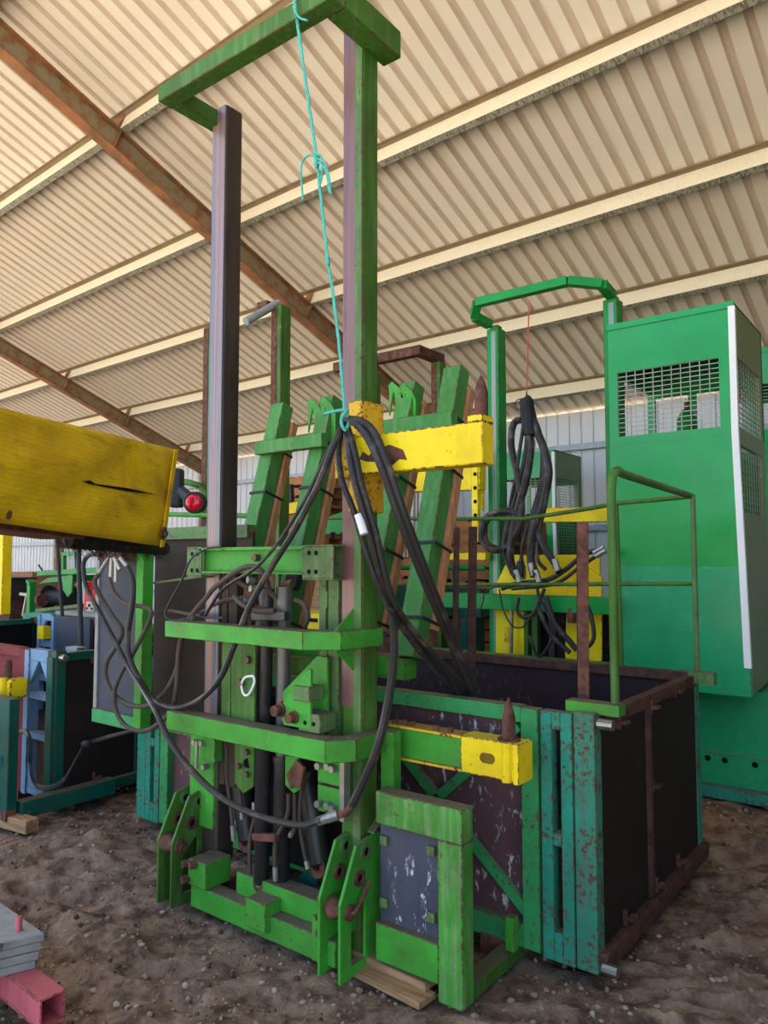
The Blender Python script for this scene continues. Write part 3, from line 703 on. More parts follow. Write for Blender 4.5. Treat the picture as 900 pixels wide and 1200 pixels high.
    P('link_pin', MB().lathe((-1.985, 2.285, .25), (1, 0, 0), [(-.08, .02), (-.03, .028), (-.02, .04), (.0, .045), (.02, .036), (.03, .03), (.08, .03)], 14), M['rust'], 0, Rr, True)
    P('pin_handle', MB().tube([(-1.90, 2.285, .25), (-1.885, 2.29, .26), (-1.885, 2.37, .345)], .009, 8), M['rust'], 0, Rr, True)
    P('plate_gusset', MB().prism([(-1.985, 2.44, .5), (-1.916, 2.44, .5), (-1.916, 2.51, .54), (-1.985, 2.51, .56)], (0, 0, .008)), M['green'], 0, Rr)
    # right wing: frame round a grey panel, leg down to a skid
    wm = paint('streaked_green_paint', S(72, 150, 56), .4, .8, .45, pale=S(172, 168, 136), vert=.55)
    rw = P('wing_frame', MB().box(-1.855, -1.46, 2.37, 2.45, .575, .70), wm, .006)
    P('wing_leg', MB().box(-1.565, -1.46, 2.37, 2.45, .0, .575), wm, .006, rw)
    P('wing_frame_bar', MB().box(-1.855, -1.565, 2.372, 2.45, .06, .2), M['green'], .004, rw)
    P('wing_panel', MB().box(-1.86, -1.56, 2.41, 2.43, .18, .59), M['ply_grey'], 0, rw)
    for p in ((505, 997), (505, 1075), (450, 985), (450, 1058)):
        q = at(*p, Y=2.40); P('panel_lug', MB().box(q.x - .018, q.x + .018, 2.395, 2.412, q.z - .018, q.z + .018), M['green_dull'], .002, rw)
    P('wing_skid', MB().box(-1.545, -1.475, 2.45, 2.98, -.012, .045), M['green_mast'], .004, rw)
    P('wing_post', MB().box(-1.48, -1.44, 2.72, 2.76, .07, .2), M['green'], .003, rw)
    P('wing_inner', MB().box(-1.93, -1.86, 2.5, 2.55, .1, .9), M['green'], .004, rw)
    # left wing, swung up high: slate panel in a green frame
    lw = P('wing_frame', MB().box(-3.90, -3.44, 2.40, 2.46, .70, .775), M['green_crate'], .004)
    P('wing_stile', MB().box(-3.50, -3.435, 2.395, 2.46, .70, 1.72), M['green'], .004, lw)
    P('wing_panel', MB().box(-3.885, -3.50, 2.42, 2.436, .775, 1.70), M['panel_blue'], 0, lw)
    P('wing_edge', MB().box(-3.905, -3.875, 2.41, 2.45, .775, 1.70), M['slab'], .003, lw)
    P('wing_arm', MB().box(-3.5, -2.94, 2.50, 2.56, .70, .78), M['green_dull'], .004, lw)
    bp = P('side_panel', MB().box(-3.79, -2.95, 2.72, 2.74, .72, 1.75), M['panel_brown'], 0)
    P('panel_rail', MB().box(-3.79, -2.97, 2.70, 2.76, 1.72, 1.79), M['green_dull'], .003, bp)
    P('stay_rod', MB().tube(px([(168, 685, 2.5), (233, 676, 2.42), (252, 674, 2.42)]), .006, 6), M['green_dull'], 0, bp)
    # yellow sleeve and upper arm with its pin
    sl = P('mast_sleeve', MB().box(-2.012, -1.935, 2.385, 2.53, 1.80, 2.265), M['yellow_worn'], .006)
    ua = P('upper_arm', MB().box(-1.975, -1.335, 2.325, 2.41, 1.945, 2.10), M['yellow'], .006)
    P('arm_end', MB().box(-1.40, -1.335, 2.325, 2.41, 2.10, 2.125), M['yellow'], .004, ua)
    wear = [at(*q, Y=2.3235) for q in ((421, 538), (425, 529), (432, 534), (440, 526), (449, 524), (456, 521), (472, 527), (477, 539), (468, 538), (460, 545), (446, 549), (440, 541), (430, 541))]
    P('bare_patch', MB().prism(wear, (0, .0012, 0)), M['rust'], 0, ua)
    P('arm_collar', MB().box(-2.03, -1.93, 2.32, 2.415, 1.935, 2.11), M['yellow_worn'], .005, ua)
    P('arm_pin', MB().lathe((-1.365, 2.37, 2.12), (0, 0, 1), [(0, .026), (.09, .026), (.13, .016), (.155, .004)], 12), M['rust'], 0, ua, True)
    # lower arm
    la = P('lower_arm', MB().box(-2.0, -1.60, 2.60, 2.68, .775, .895), M['green'], .004)
    P('arm_edge', MB().box(-2.0, -1.6, 2.596, 2.684, .895, .905).box(-2.0, -1.6, 2.596, 2.684, .765, .775), M['yellow_worn'], 0, la)
    P('arm_cover', MB().box(-1.60, -1.345, 2.59, 2.69, .765, .91), M['yellow'], .006, la)
    P('cover_hole', MB().prism([(-1.478 + (.013 if math.cos(a) > 0 else -.013) + .02 * math.cos(a), 2.5895, .838 + .02 * math.sin(a)) for a in [2 * math.pi * (i + .5) / 16 for i in range(16)]], (0, -.002, 0)), M['bronze'], 0, la)
    P('arm_tip', MB().cyl((-1.395, 2.595, .76), (-1.395, 2.595, .912), .022, 12).box(-1.36, -1.335, 2.57, 2.69, .762, .912), M['yellow'], .003, la)
    P('arm_pin', MB().lathe((-1.405, 2.63, .905), (0, 0, 1), [(0, .045), (.012, .045), (.013, .026), (.09, .026), (.14, .014), (.165, .004)], 12), M['rust'], 0, la, True)
    for x in (-1.95, -1.9, -1.86, -1.74, -1.67): P('rivet', MB().cyl((x, 2.63, .9), (x, 2.63, .922), .013, 8), M['rust'], 0, la)
    # hoses
    H = lambda path, r=.0125, m='hose_dusty', Y=2.3, nm='hose': hose(path, r, M[m], t, Y, nm)
    KN = (405, 492, 2.33)
    man = P('hose_manifold', MB().box(-3.72, -3.50, 2.30, 2.42, 1.60, 1.66), M['rust'], .005)
    for a, b in (((121, 650), (112, 650)), ((129, 652), (116, 672)), ((131, 654), (130, 676)), ((136, 655), (136, 682)), ((141, 654), (149, 664)), ((134, 654), (141, 668))):
        P('hose_fitting', MB().cyl(at(*a, Y=2.3), at(*b, Y=2.3), .011, 8), M['zinc'], 0, man, True)
    H([(118, 650), (106, 650), (98, 660), (101, 687), (119, 722), (136, 754), (149, 779), (167, 808, 2.2), (182, 833, 2.12), (200, 870, 2.1), (225, 903, 2.1), (260, 935, 2.1), (300, 955, 2.1), (350, 967, 2.1), (376, 961, 2.12)], .013, 'hose', 2.26)
    H([(116, 672), (111, 682), (117, 698), (132, 722), (143, 739), (138, 755), (126, 774), (124, 793), (132, 812), (147, 824), (167, 828), (182, 822), (197, 806), (209, 779), (214, 749), (224, 722), (243, 699), (252, 688), (280, 668), (298, 664), (310, 674), (316, 692, 2.34), (322, 700, 2.36)], .0125, 'hose_dusty', 2.3)
    H([(128, 678), (134, 695), (147, 707), (167, 711), (177, 716), (174, 730), (157, 764), (142, 789), (134, 812), (136, 833), (147, 850), (167, 857), (186, 848), (201, 831), (207, 802), (209, 765), (214, 745), (228, 722)], .0115, 'hose_dusty', 2.28)
    H([(149, 664), (155, 678), (156, 695), (154, 715), (150, 740), (150, 762), (155, 780), (167, 802), (180, 820), (205, 830), (234, 820), (258, 795), (275, 755), (292, 712), (318, 665), (345, 622), (372, 570), (392, 520), KN], .014, 'hose', 2.24)
    H([(240, 722, 2.34), (262, 690, 2.3), (300, 665, 2.22), (330, 630, 2.24), (360, 580, 2.26), (388, 522, 2.3), KN], .008, 'hose', 2.3)
    H([(260, 641), (243, 643), (224, 655), (213, 680), (197, 710), (194, 722), (204, 727), (225, 724), (262, 724)], .005, 'hose', 2.3, 'cable')
    H([(186, 718, 2.5), (200, 716, 2.5), (222, 720, 2.4), (236, 722, 2.34)], .01, 'hose_dusty')
    H([(237, 718, 2.42), (262, 704, 2.4), (290, 700, 2.4)], .0115, 'hose_dusty')
    H([(275, 675, 2.36), (280, 682, 2.34), (290, 688, 2.34), (297, 690, 2.36)], .012, 'hose_dusty')
    H([(275, 699, 2.32), (284, 708, 2.3), (300, 716, 2.3), (322, 716, 2.32)], .013, 'hose_dusty')
    H([(346, 703, 2.4), (356, 708, 2.38), (361, 722, 2.38), (357, 735, 2.38)], .011, 'hose_dusty')
    for a, b in (((372, 963), (383, 959)), ((383, 959), (396, 955))): P('hose_fitting', MB().cyl(at(*a, Y=2.12), at(*b, Y=2.14), .017 if a[0] < 380 else .019, 8), M['zinc'], 0, None, True)
    P('hose_elbow', MB().tube(spline([at(396, 955, Y=2.14), at(405, 953, Y=2.15), at(411, 946, Y=2.16), at(415, 938, Y=2.17)]), .013, 8), M['rust'], 0, None, True)
    H([(412, 944, 2.16), (425, 918, 2.16), (441, 880, 2.14), (452, 838, 2.16), (459, 795, 2.25), (462, 760, 2.35), (460, 725, 2.45)], .016, 'hose')
    E1 = (556, 812, 2.96)
    H([KN, (415, 494, 2.3), (430, 510, 2.28), (447, 545, 2.28), (472, 615, 2.34), (502, 690, 2.5), (530, 755, 2.75), E1], .019, 'hose')
    H([KN, (420, 492, 2.28), (438, 505, 2.28), (455, 545, 2.28), (478, 612, 2.34), (508, 690, 2.5), (535, 755, 2.75), (560, 812, 2.98)], .014, 'hose')
    H([KN, (397, 520, 2.3), (400, 560, 2.3), (415, 600, 2.32), (432, 655, 2.36), (456, 712, 2.45), (492, 763, 2.65), (536, 815, 2.95)], .013, 'hose')
    H([KN, (409, 530, 2.28), (418, 572, 2.28), (432, 620, 2.32), (452, 690, 2.42), (483, 742, 2.6), (518, 780, 2.8), (548, 813, 2.98)], .016, 'hose')
    H([KN, (415, 525, 2.28), (425, 570, 2.28), (440, 620, 2.32), (460, 700, 2.42), (490, 745, 2.6), (524, 783, 2.8), (553, 814, 3.0)], .012, 'hose')
    P('hose_sleeve', MB().cyl(at(420, 603, Y=2.29), at(427, 626, Y=2.29), .017, 10), M['white'], 0, None, True)
    P('hose_tie', MB().tube(spline([at(455, 712, Y=2.4), at(462, 716, Y=2.36), at(468, 713, Y=2.42)], 4), .006, 6), M['strap'], 0, None, True)
    # small hoses low down
    for pth in ([(273, 868, 2.42), (275, 900, 2.42), (282, 935, 2.42), (284, 960, 2.42)], [(266, 875, 2.4), (266, 910, 2.4), (271, 950, 2.4), (274, 985, 2.4)], [(338, 930, 2.34), (337, 955, 2.34), (325, 980, 2.34), (322, 1000, 2.34), (323, 1032, 2.34)], [(363, 905, 2.4), (353, 930, 2.38), (351, 965, 2.38), (357, 1000, 2.4), (361, 1018, 2.4)], [(345, 930, 2.36), (345, 970, 2.36), (340, 980, 2.36)], [(293, 1040, 2.36), (293, 985, 2.36), (298, 960, 2.36), (298, 940, 2.36)]):
        hh = H(pth, .009, 'hose_dusty'); q = px(pth[-2:])
        P('hose_end', MB().cyl(q[1].lerp(q[0], .5), q[1], .0115, 8), M['zinc'], 0, hh, True)
implement()

def lamp_rope():
    ym = 2.09
    r = thing('twine', 'long teal twine tied to the top beam and holding up the black hoses', 'rope', at(345, 5, Y=ym))
    P = lambda mb, nm='strand': mb.build(nm, M['rope'], r, smooth=True)
    main = [(344, -8, ym), (346, 10, ym - .01), (349, 30, 2.12), (356, 80, 2.14), (366, 150, 2.18), (371, 185, 2.2), (378, 250, 2.24), (385, 310, 2.26), (391, 350, 2.28), (398, 410, 2.3), (403, 470, 2.31), (405, 490, 2.31)]
    a = spline(px(main), 5)
    for ph in (0, 2.1, 4.2): P(MB().tube([p + Vector((math.cos(i * 1.1 + ph), 0, math.sin(i * 1.1 + ph))) * .0045 for i, p in enumerate(a)], .0042, 5))
    for pth in ([(370, 184), (362, 182), (354, 190), (353, 210), (355, 234)], [(372, 186), (380, 190), (385, 205), (388, 228)], [(371, 180), (376, 184), (377, 205), (374, 220)], [(373, 190), (382, 200), (386, 226)], [(344, 8), (350, 20), (360, 24)]):
        P(MB().tube(spline(px([(x, y, 2.18 if y > 100 else 2.08) for x, y in pth])), .0045, 5), 'loose_end')
    P(MB().lathe(at(371, 180, Y=2.19), (0, 0, -1), [(0, .006), (.015, .014), (.03, .01), (.045, .014), (.06, .006)], 8), 'knot')
    P(MB().lathe(at(384, 300, Y=2.25), (0, 0, -1), [(0, .005), (.01, .01), (.03, .01), (.04, .005)], 8), 'knot')
    P(MB().tube(spline(px([(380, 485, 2.3), (392, 482, 2.28), (405, 480, 2.29)])), .007, 6), 'loose_end')
    P(MB().tube(spline(px([(407, 480, 2.29), (400, 492, 2.26), (404, 504, 2.26), (409, 494, 2.3), (405, 480, 2.3)])), .007, 6), 'hose_loop')
lamp_rope()

# ------------------------------------------------------------------ leaning tube frames with timber runners
def leaning(ends, bar, label):
    (ba, ta), (bb, tb) = [(at(p[0], p[1], Y=3.0), at(q[0], q[1], Y=3.5)) for p, q in ends]
    t = thing('leaning_frame', label, 'frame', ((ba.x + bb.x) / 2, 3.0, ba.z), 'leaning tube frames')
    P = lambda nm, mb, m, bev=.004, par=None: mb.build(nm, m, par or t, bevel=bev)
    for a, b in ((ba, ta), (bb, tb)):
        d = b - a; dn = d.normalized(); nrm = Vector((0, dn.z, -dn.y)).normalized(); sd = dn.cross(nrm).normalized()
        if sd.x < 0: sd = -sd
        r = P('rail_tube', MB().bar(a, b, .115, .10, nrm), M['frame_green'], .007)
        P('timber_runner', MB().bar(a + nrm * .08 + d * .1 + sd * .03, b + nrm * .08 - d * .06 + sd * .03, .09, .05, nrm), M['wood'], .003, r)
        for f in (.12, .36, .62, .8):
            c = a.lerp(b, f); P('strap', MB().hollow(c - dn * .008 + nrm * .025 + sd * .008, c + dn * .008 + nrm * .025 + sd * .008, .142, .168, .004, nrm), M['strap'], 0, r)
    p, q = at(*bar[0], Y=3.31), at(*bar[1], Y=3.31); p.z = q.z = (p.z + q.z) / 2
    P('cross_tube', MB().bar(p, q, .06, .085), M['frame_green'], .005)
    P('foot_tube', MB().bar((ba.x - .2, 2.97, ba.z - .02), (bb.x + .03, 2.97, ba.z - .02), .1, .1), M['green'], .005)
    P('foot_bracket', MB().box(ba.x + .1, ba.x + .16, 2.83, 2.93, 1.006, ba.z + .02), M['green_dull'], .003)
    return t
lf = leaning((((266, 772), (331, 476)), ((325, 772), (389, 468))), ((302, 521), (381, 521)), 'left leaning pair of green tubes strapped to timber, crossed by a short bar')
rf = leaning((((422, 772), (483, 452)), ((480, 772), (535, 434))), ((446, 502), (533, 492)), 'right leaning pair of green tubes strapped to timber, above the crate')
def hooks(frame, spots):
    for x, y, h in spots:
        pts = [(x, y + h), (x, y + 6), (x - 1, y), (x + 3, y - 5), (x + 12, y + 3), (x + 17, y + 14), (x + 17, y + h + 10), (x + 8, y + h + 10), (x + 7, y + 14), (x + 5, y + 6)]
        MB().prism([at(a, b, Y=3.42) for a, b in pts], (0, .012, 0)).build('hook_plate', M['green'], frame)
hooks(lf, [(361, 472, 35), (376, 470, 40)]); hooks(rf, [(456, 452, 35), (470, 455, 30)])
pad = thing('ribbed_pad', 'black ribbed rubber pad lying against the left leaning tubes', 'rubber pad', at(352, 690, Y=2.9))
a, b = at(340, 690, Y=2.9), at(357, 650, Y=2.98)
MB().bar(a, b, .09, .05, (0, -1, .3)).build('pad_body', M['bin'], pad, bevel=.006)
for k in range(7):
    c = a.lerp(b, .08 + k * .14); MB().bar(c + Vector((-.04, -.03, 0)), c + Vector((.04, -.03, 0)), .008, .012).build('rib', M['hose'], pad)
MB().cyl(a + Vector((-.03, -.03, .02)), a + Vector((.05, -.03, .03)), .022, 10).build('pad_clamp', M['bolt'], pad, smooth=True)
def twine_hank(label, pts, Y):
    h = thing('twine_hank', label, 'twine', at(*pts[0], Y=Y), 'hanks of blue twine')
    for k in range(9):
        o = random.uniform(-4, 4); q = [(x + o * (1 + .4 * math.sin(i + k)) + random.uniform(-2, 2), y + random.uniform(-3, 3)) for i, (x, y) in enumerate(pts)]
        MB().tube(spline([at(x, y, Y=Y + random.uniform(-.04, .04)) for x, y in q], 4), .006, 5).build('strand', M['blue_twine'], h, smooth=True)
    return h
twine_hank('blue twine hank hanging behind the right mast over the crate', [(461, 675), (460, 690), (455, 710), (448, 728), (447, 750)], 4.2)
twine_hank('blue twine hank hanging behind the grey cylinders', [(362, 668), (360, 685), (356, 705), (354, 722)], 4.24)

# ------------------------------------------------------------------ near left: yellow boom, slabs on a pink tube
def boom():
    d1, d0 = 2.75, 1.62
    tr, br = atd(205, 527, d1), atd(188, 640, d1); tl, bl = atd(-60, 464, d0 * .88), atd(-60, 604, d0 * .88)
    t = thing('boom', 'yellow vinyl covered boom with a torn seam and red end lamp', 'boom', (br + bl) / 2)
    P = lambda nm, mb, m, bev=0, par=None, sm=False: mb.build(nm, m, par or t, bevel=bev, smooth=sm)
    side = (tr - tl).cross(br - tr).normalized()
    if side.dot(fw) < 0: side = -side
    dep = side * .16
    # cover: a sheet with folds
    m = MB(); NU, NV = 40, 16
    for j in range(NV + 1):
        for i in range(NU + 1):
            u, v = i / NU, j / NV
            p = tl.lerp(tr, u).lerp(bl.lerp(br, u), v)
            w = noise.noise(Vector((u * 5, v * 2.2, 3))) * .008 + .004 * math.sin(v * 9 + u * 14 + 2 * noise.noise(Vector((u * 3, v * 3, 0))))
            if u > .93: w -= .006
            if v > .86: w -= .012 * (v - .86) / .14
            m.v.append(p - side * (.01 + w))
    for j in range(NV):
        for i in range(NU): m.f.append([j * (NU + 1) + i, j * (NU + 1) + i + 1, (j + 1) * (NU + 1) + i + 1, (j + 1) * (NU + 1) + i]); m.mi.append(0)
    c = P('vinyl_cover', m, M['vinyl'], 0, None, True); so = c.modifiers.new('solid', 'SOLIDIFY'); so.thickness = .004; so.offset = -1 
    P('boom_body', MB().prism([q + side * .014 for q in (tl, tr, br, bl)], dep), M['rust_dark'], .004)
    eb, et = (br - tr).normalized(), (tr - tl).normalized()
    P('edge_fold', MB().bar(tr - et * .035 - side * .016, br - et * .03 - side * .016, .006, .04, et), M['vinyl'], .003, c)
    tear = [at_plane(x, y, tl, side, -.024) for x, y in ((97, 564), (106, 563), (112, 567), (150, 572), (186, 580), (150, 576), (118, 570), (104, 567))]
    P('tear', MB().prism(tear, side * .002), M['hole'], 0, c)
    for x, y in ((3, 602), (191, 625)):
        q = at_plane(x, y, tl, side, -.02); P('washer', MB().cyl(q, q - side * .006, .024, 14), M['rust'], 0, c, True); P('bolt', MB().cyl(q, q - side * .016, .011, 6), M['bolt'], 0, c)
    # hanging brush of matted bristles under the boom end
    bs = MB(); a, b = at_plane(76, 632, tl, side, .05), at_plane(192, 643, tl, side, .05)
    P('brush_core', MB().cyl(a, b, .026, 12), M['brush'], 0, None, True)
    rnd = random.Random(3)
    for k in range(700):
        p = a.lerp(b, rnd.random()); q = p + Vector((rnd.uniform(-.02, .02), rnd.uniform(-.04, .04), -rnd.uniform(.0, .055)))
        q -= side * rnd.uniform(0, .04); s = et * .0022
        bs.add([p - s, p + s, q + s * .3, q - s * .3], [(0, 1, 2, 3)])
    tag(P('bristles', bs, M['brush']), kind='stuff')
    P('under_rail', MB().bar(at_plane(-40, 612, tl, side, .08), at_plane(74, 627, tl, side, .08), .13, .025), M['rust'], .004)
    # end lamp on an arm
    e = at_plane(207, 572, tl, side, .08); P('end_box', MB().bar(e - Vector((0, 0, .08)), e + Vector((0, 0, .08)), .05, .06, et), M['bin'], .01)
    l = at_plane(229, 589, tl, side, -.03)
    ar = P('lamp_arm', MB().tube([e + et * .01, e.lerp(l, .55), l], .024, 8), M['bin'], 0, None, True)
    lk = -fw
    P('lamp_body', MB().lathe(l - lk * .03, lk, [(0, .03), (.01, .044), (.05, .044), (.056, .04)], 18), M['bin'], 0, ar, True)
    P('lamp_lens', MB().lathe(l + lk * .0265, lk, [(0, .033), (.006, .031), (.012, .022), (.014, .002)], 18), M['lens'], 0, ar, True)
def at_plane(x, y, p0, nrm, off=0):
    d = fw + rt * ((x - 450) / F) + up * ((600 - y) / F); o = Vector((0, 0, EYE))
    return o + d * ((p0 + nrm * off - o).dot(nrm) / d.dot(nrm))
boom()
def slabs():
    tube_z = .10
    a = at(78, 1196, Z=tube_z + .02); 
    p0 = at(62, 1184, Z=tube_z); p1 = at(2, 1136, Z=tube_z); d = (p1 - p0).normalized(); p1 = p0 + d * 1.0
    w = .088
    t = MB().hollow(p0, p1, w, .1, .008); o = t.build('square_tube', M['pink'], bevel=.003); tag(o, 'faded red hollow steel tube lying under the concrete slabs', 'steel tube')
    zt = tube_z + .05
    corner = at(52, 1093, Z=.27); xd = (at(0, 1105, Z=.27) - corner).normalized(); yd = (at(0, 1056, Z=.27) - corner).normalized()
    th = .03; labels = ['top grey concrete slab of the stack, holding the rusty pin', 'second concrete slab from the top of the low stack', 'third concrete slab from the top of the low stack', 'bottom concrete slab resting on the faded red tube']
    for k in range(4):
        z1 = .27 - k * th; c = corner + xd * (.008 * k) + yd * .004 * (k % 2)
        b = MB().prism([Vector((q.x, q.y, z1 - th + .001)) for q in (c, c + xd * .55, c + xd * .55 + yd * .6, c + yd * .6)], (0, 0, th - .002))
        o = b.build('concrete_slab', M['slab'], bevel=.004); tag(o, labels[k], 'slab', 'stacked concrete slabs')
    c = at(22, 1090, Z=.27)
    tag(MB().lathe((c.x, c.y, .262), (0, 0, 1), [(0, .012), (.05, .012), (.056, .009)], 10).build('steel_pin', M['pink'], smooth=True), 'short rusty pin standing in the top concrete slab', 'pin')
    r = MB().tube([at(1, 1110, Z=.275), at(-14, 1108, Z=.275)], .013, 10); tag(r.build('cable_end', M['zinc'], smooth=True), 'pale rounded end poking over the top slab edge', 'rod')
slabs()
def planks():
    for k, (a, b, w, h, lab) in enumerate((((228, 1046), (492, 1181), .1, .024, 'long raw timber plank under the front base of the attachment'), ((402, 1118), (502, 1165), .13, .03, 'short weathered plank under the right link plates'))):
        p, q = at(*a, Z=.0), at(*b, Z=.0); p.z = q.z = .0 if k == 0 else .026
        d = Vector((0, .05, 0)); m = MB().bar(p + d, q + d, w, h)
        tag(m.build('timber_plank', M['wood_flat'], bevel=.003), lab, 'plank', 'packing timbers on the dirt')
    a, b = at(-30, 950, Z=.03), at(38, 968, Z=.03)
    tag(MB().bar(a, b, .09, .075).build('timber_block', M['wood_flat'], bevel=.004), 'raw timber block under the dark teal foot', 'timber block', 'packing timbers on the dirt')
planks()

# ------------------------------------------------------------------ left neighbour: second crate with teal machine parts
def left_group():
    bin2 = crate('crate', 'crate with crimson front, pale blue ladder post and black end at the left', -7.7, -4.68, 2.62, 4.08, 'steel framed crates', M['crimson'], M['teal_dark'], M['crimson'], M['rubber'], M['teal_dark'], False, .38)
    for ch in list(bin2.children):
        if ch.name.startswith('slot_post') : bpy.data.objects.remove(ch)
    P = lambda nm, mb, m, bev=.004, par=None, sm=False: mb.build(nm, m, par or bin2, bevel=bev, smooth=sm)
    y0, y1 = 2.60, 2.68; xa, xb = -5.05, -4.765
    m = MB().box(xa, xa + .1, y0 + .02, y1 + .06, .06, 1.0)
    lad = P('ladder_post', MB().box(xa, xa + .06, y0, y1, .05, 1.0), M['blue_pale'], .004)
    for z in (.06, .42, .68, .93): P('rung', MB().box(xa + .06, xb, y0 + .01, y1 - .01, z, z + (.045 if z < .9 else .08)), M['blue_pale'], .003, lad)
    P('gusset', MB().prism([(xa + .06, y0 + .012, .93), (xa + .06, y0 + .012, .78), (xa + .16, y0 + .012, .93)], (0, .02, 0)), M['blue_pale'], 0, lad)
    P('gusset', MB().prism([(xb, y0 + .012, .93), (xb, y0 + .012, .8), (xb - .1, y0 + .012, .93)], (0, .02, 0)), M['blue_pale'], 0, lad)
    P('gusset', MB().prism([(xa + .06, y0 + .012, .1), (xa + .06, y0 + .012, .27), (xb - .1, y0 + .012, .1)], (0, .02, 0)), M['blue_pale'], 0, lad)
    P('corner_tube', MB().box(-4.765, -4.69, 2.60, 2.68, .04, .97), M['teal_dark'], .005)
    P('handrail', MB().tube([at(95, 757, Y=2.9), at(92, 640, Y=2.9), at(91, 560, Y=2.9)], .0175, 10), M['bin'], 0, None, True)
    P('handrail', MB().tube([at(73, 722, Y=3.9), at(70, 680, Y=3.9), at(66, 625, Y=3.9)], .0175, 10), M['bin'], 0, None, True)
    q = at(89, 763, Y=2.9); P('post_stub', MB().hollow(q - Vector((.07, 0, 0)), q + Vector((.07, 0, 0)), .075, .06, .006), M['girt'], .002)
    w = thing('implement_stand', 'dark teal steel foot of the neighbouring attachment standing on a timber block', 'machine foot', (-4.6, 2.4, 0))
    P('foot_post', MB().box(-5.0, -4.59, 2.28, 2.345, .05, .76), M['teal_dark'], .006, w)
    P('foot_skid', MB().bar((-4.60, 2.36, .09), (-4.60, 3.0, .09), .085, .1), M['teal_dark'], .005, w)
    P('foot_shoe', MB().box(-4.65, -4.588, 2.275, 2.34, .04, .1), M['rust'], .003, w)
    P('foot_lug', MB().box(-4.70, -4.67, 2.262, 2.28, .36, .42), M['blue_pale'], .002, w)
    ya = thing('clamp_unit', 'yellow clamp arm with upright pin on the crimson crate', 'arm', at(5, 815, Y=2.48))
    a, b = at(-40, 803, Y=2.5), at(9, 806, Y=2.5); P('arm_body', MB().bar(a, b, .1, .12), M['yellow'], .008, ya)
    c = at(19, 806, Y=2.5); P('arm_tip', MB().bar(c - Vector((.045, 0, 0)), c + Vector((.04, 0, 0)), .12, .125), M['yellow'], .012, ya)
    c = at(11, 805, Y=2.47); P('pin_boss', MB().cyl(c - Vector((0, .04, .065)), c + Vector((0, -.04, .065)), .025, 12), M['yellow'], 0, ya, True)
    c = at(9, 797, Y=2.47); P('arm_pin', MB().lathe(c, (0, 0, 1), [(0, .026), (.11, .026), (.13, .018), (.135, .006)], 12), M['rust'], 0, ya, True)
    h = thing('cable_bundle', 'dark taped cable bundle looping past the pale blue ladder post', 'cable', at(34, 857, Y=2.5))
    for o in (0, 2.2):
        hose([(22, 857 + o, 2.55), (30, 856 + o, 2.5), (36, 868 + o, 2.48), (36, 900 + o, 2.48), (42, 918 + o, 2.47), (58, 922 + o, 2.46), (76, 912 + o, 2.5), (88, 892 + o, 2.6), (100, 873 + o, 2.7), (112, 867 + o, 2.75), (150, 857 + o * .5, 2.75), (185, 850, 2.75)], .009, M['hose'], h)
    MB().lathe(at(101, 872, Y=2.68), (1, .3, .2), [(-.03, .012), (-.02, .024), (.02, .024), (.03, .012)], 10).build('tape_wrap', M['bin'], h, smooth=True)
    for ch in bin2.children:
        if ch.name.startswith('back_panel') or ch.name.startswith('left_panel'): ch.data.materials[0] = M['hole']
        if ch.name.startswith('back_rail'): ch.data.materials.clear(); ch.data.materials.append(M['rust'])
    rl = P('ladder_post', MB().box(-7.44, -7.38, 3.95, 4.01, .11, 1.05), M['blue_pale'], .003)
    P('ladder_post', MB().box(-7.17, -7.12, 3.95, 4.01, .11, 1.05), M['blue_pale'], .003, rl)
    for z in (.4, .74, 1.0): P('rung', MB().box(-7.38, -7.17, 3.96, 4.0, z, z + .07), M['blue_pale'], .003, rl)
    P('gusset', MB().prism([(-7.38, 3.96, 1.0), (-7.38, 3.96, .9), (-7.29, 3.96, 1.0)], (0, .03, 0)), M['blue_pale'], 0, rl)
    P('slate_board', MB().box(-7.08, -6.5, 3.96, 4.0, .11, 1.05), M['panel_blue'], .003)
    P('yellow_block', MB().box(-7.34, -7.22, 3.9, 3.99, .82, .95), M['yellow'], .005, rl)
left_group()

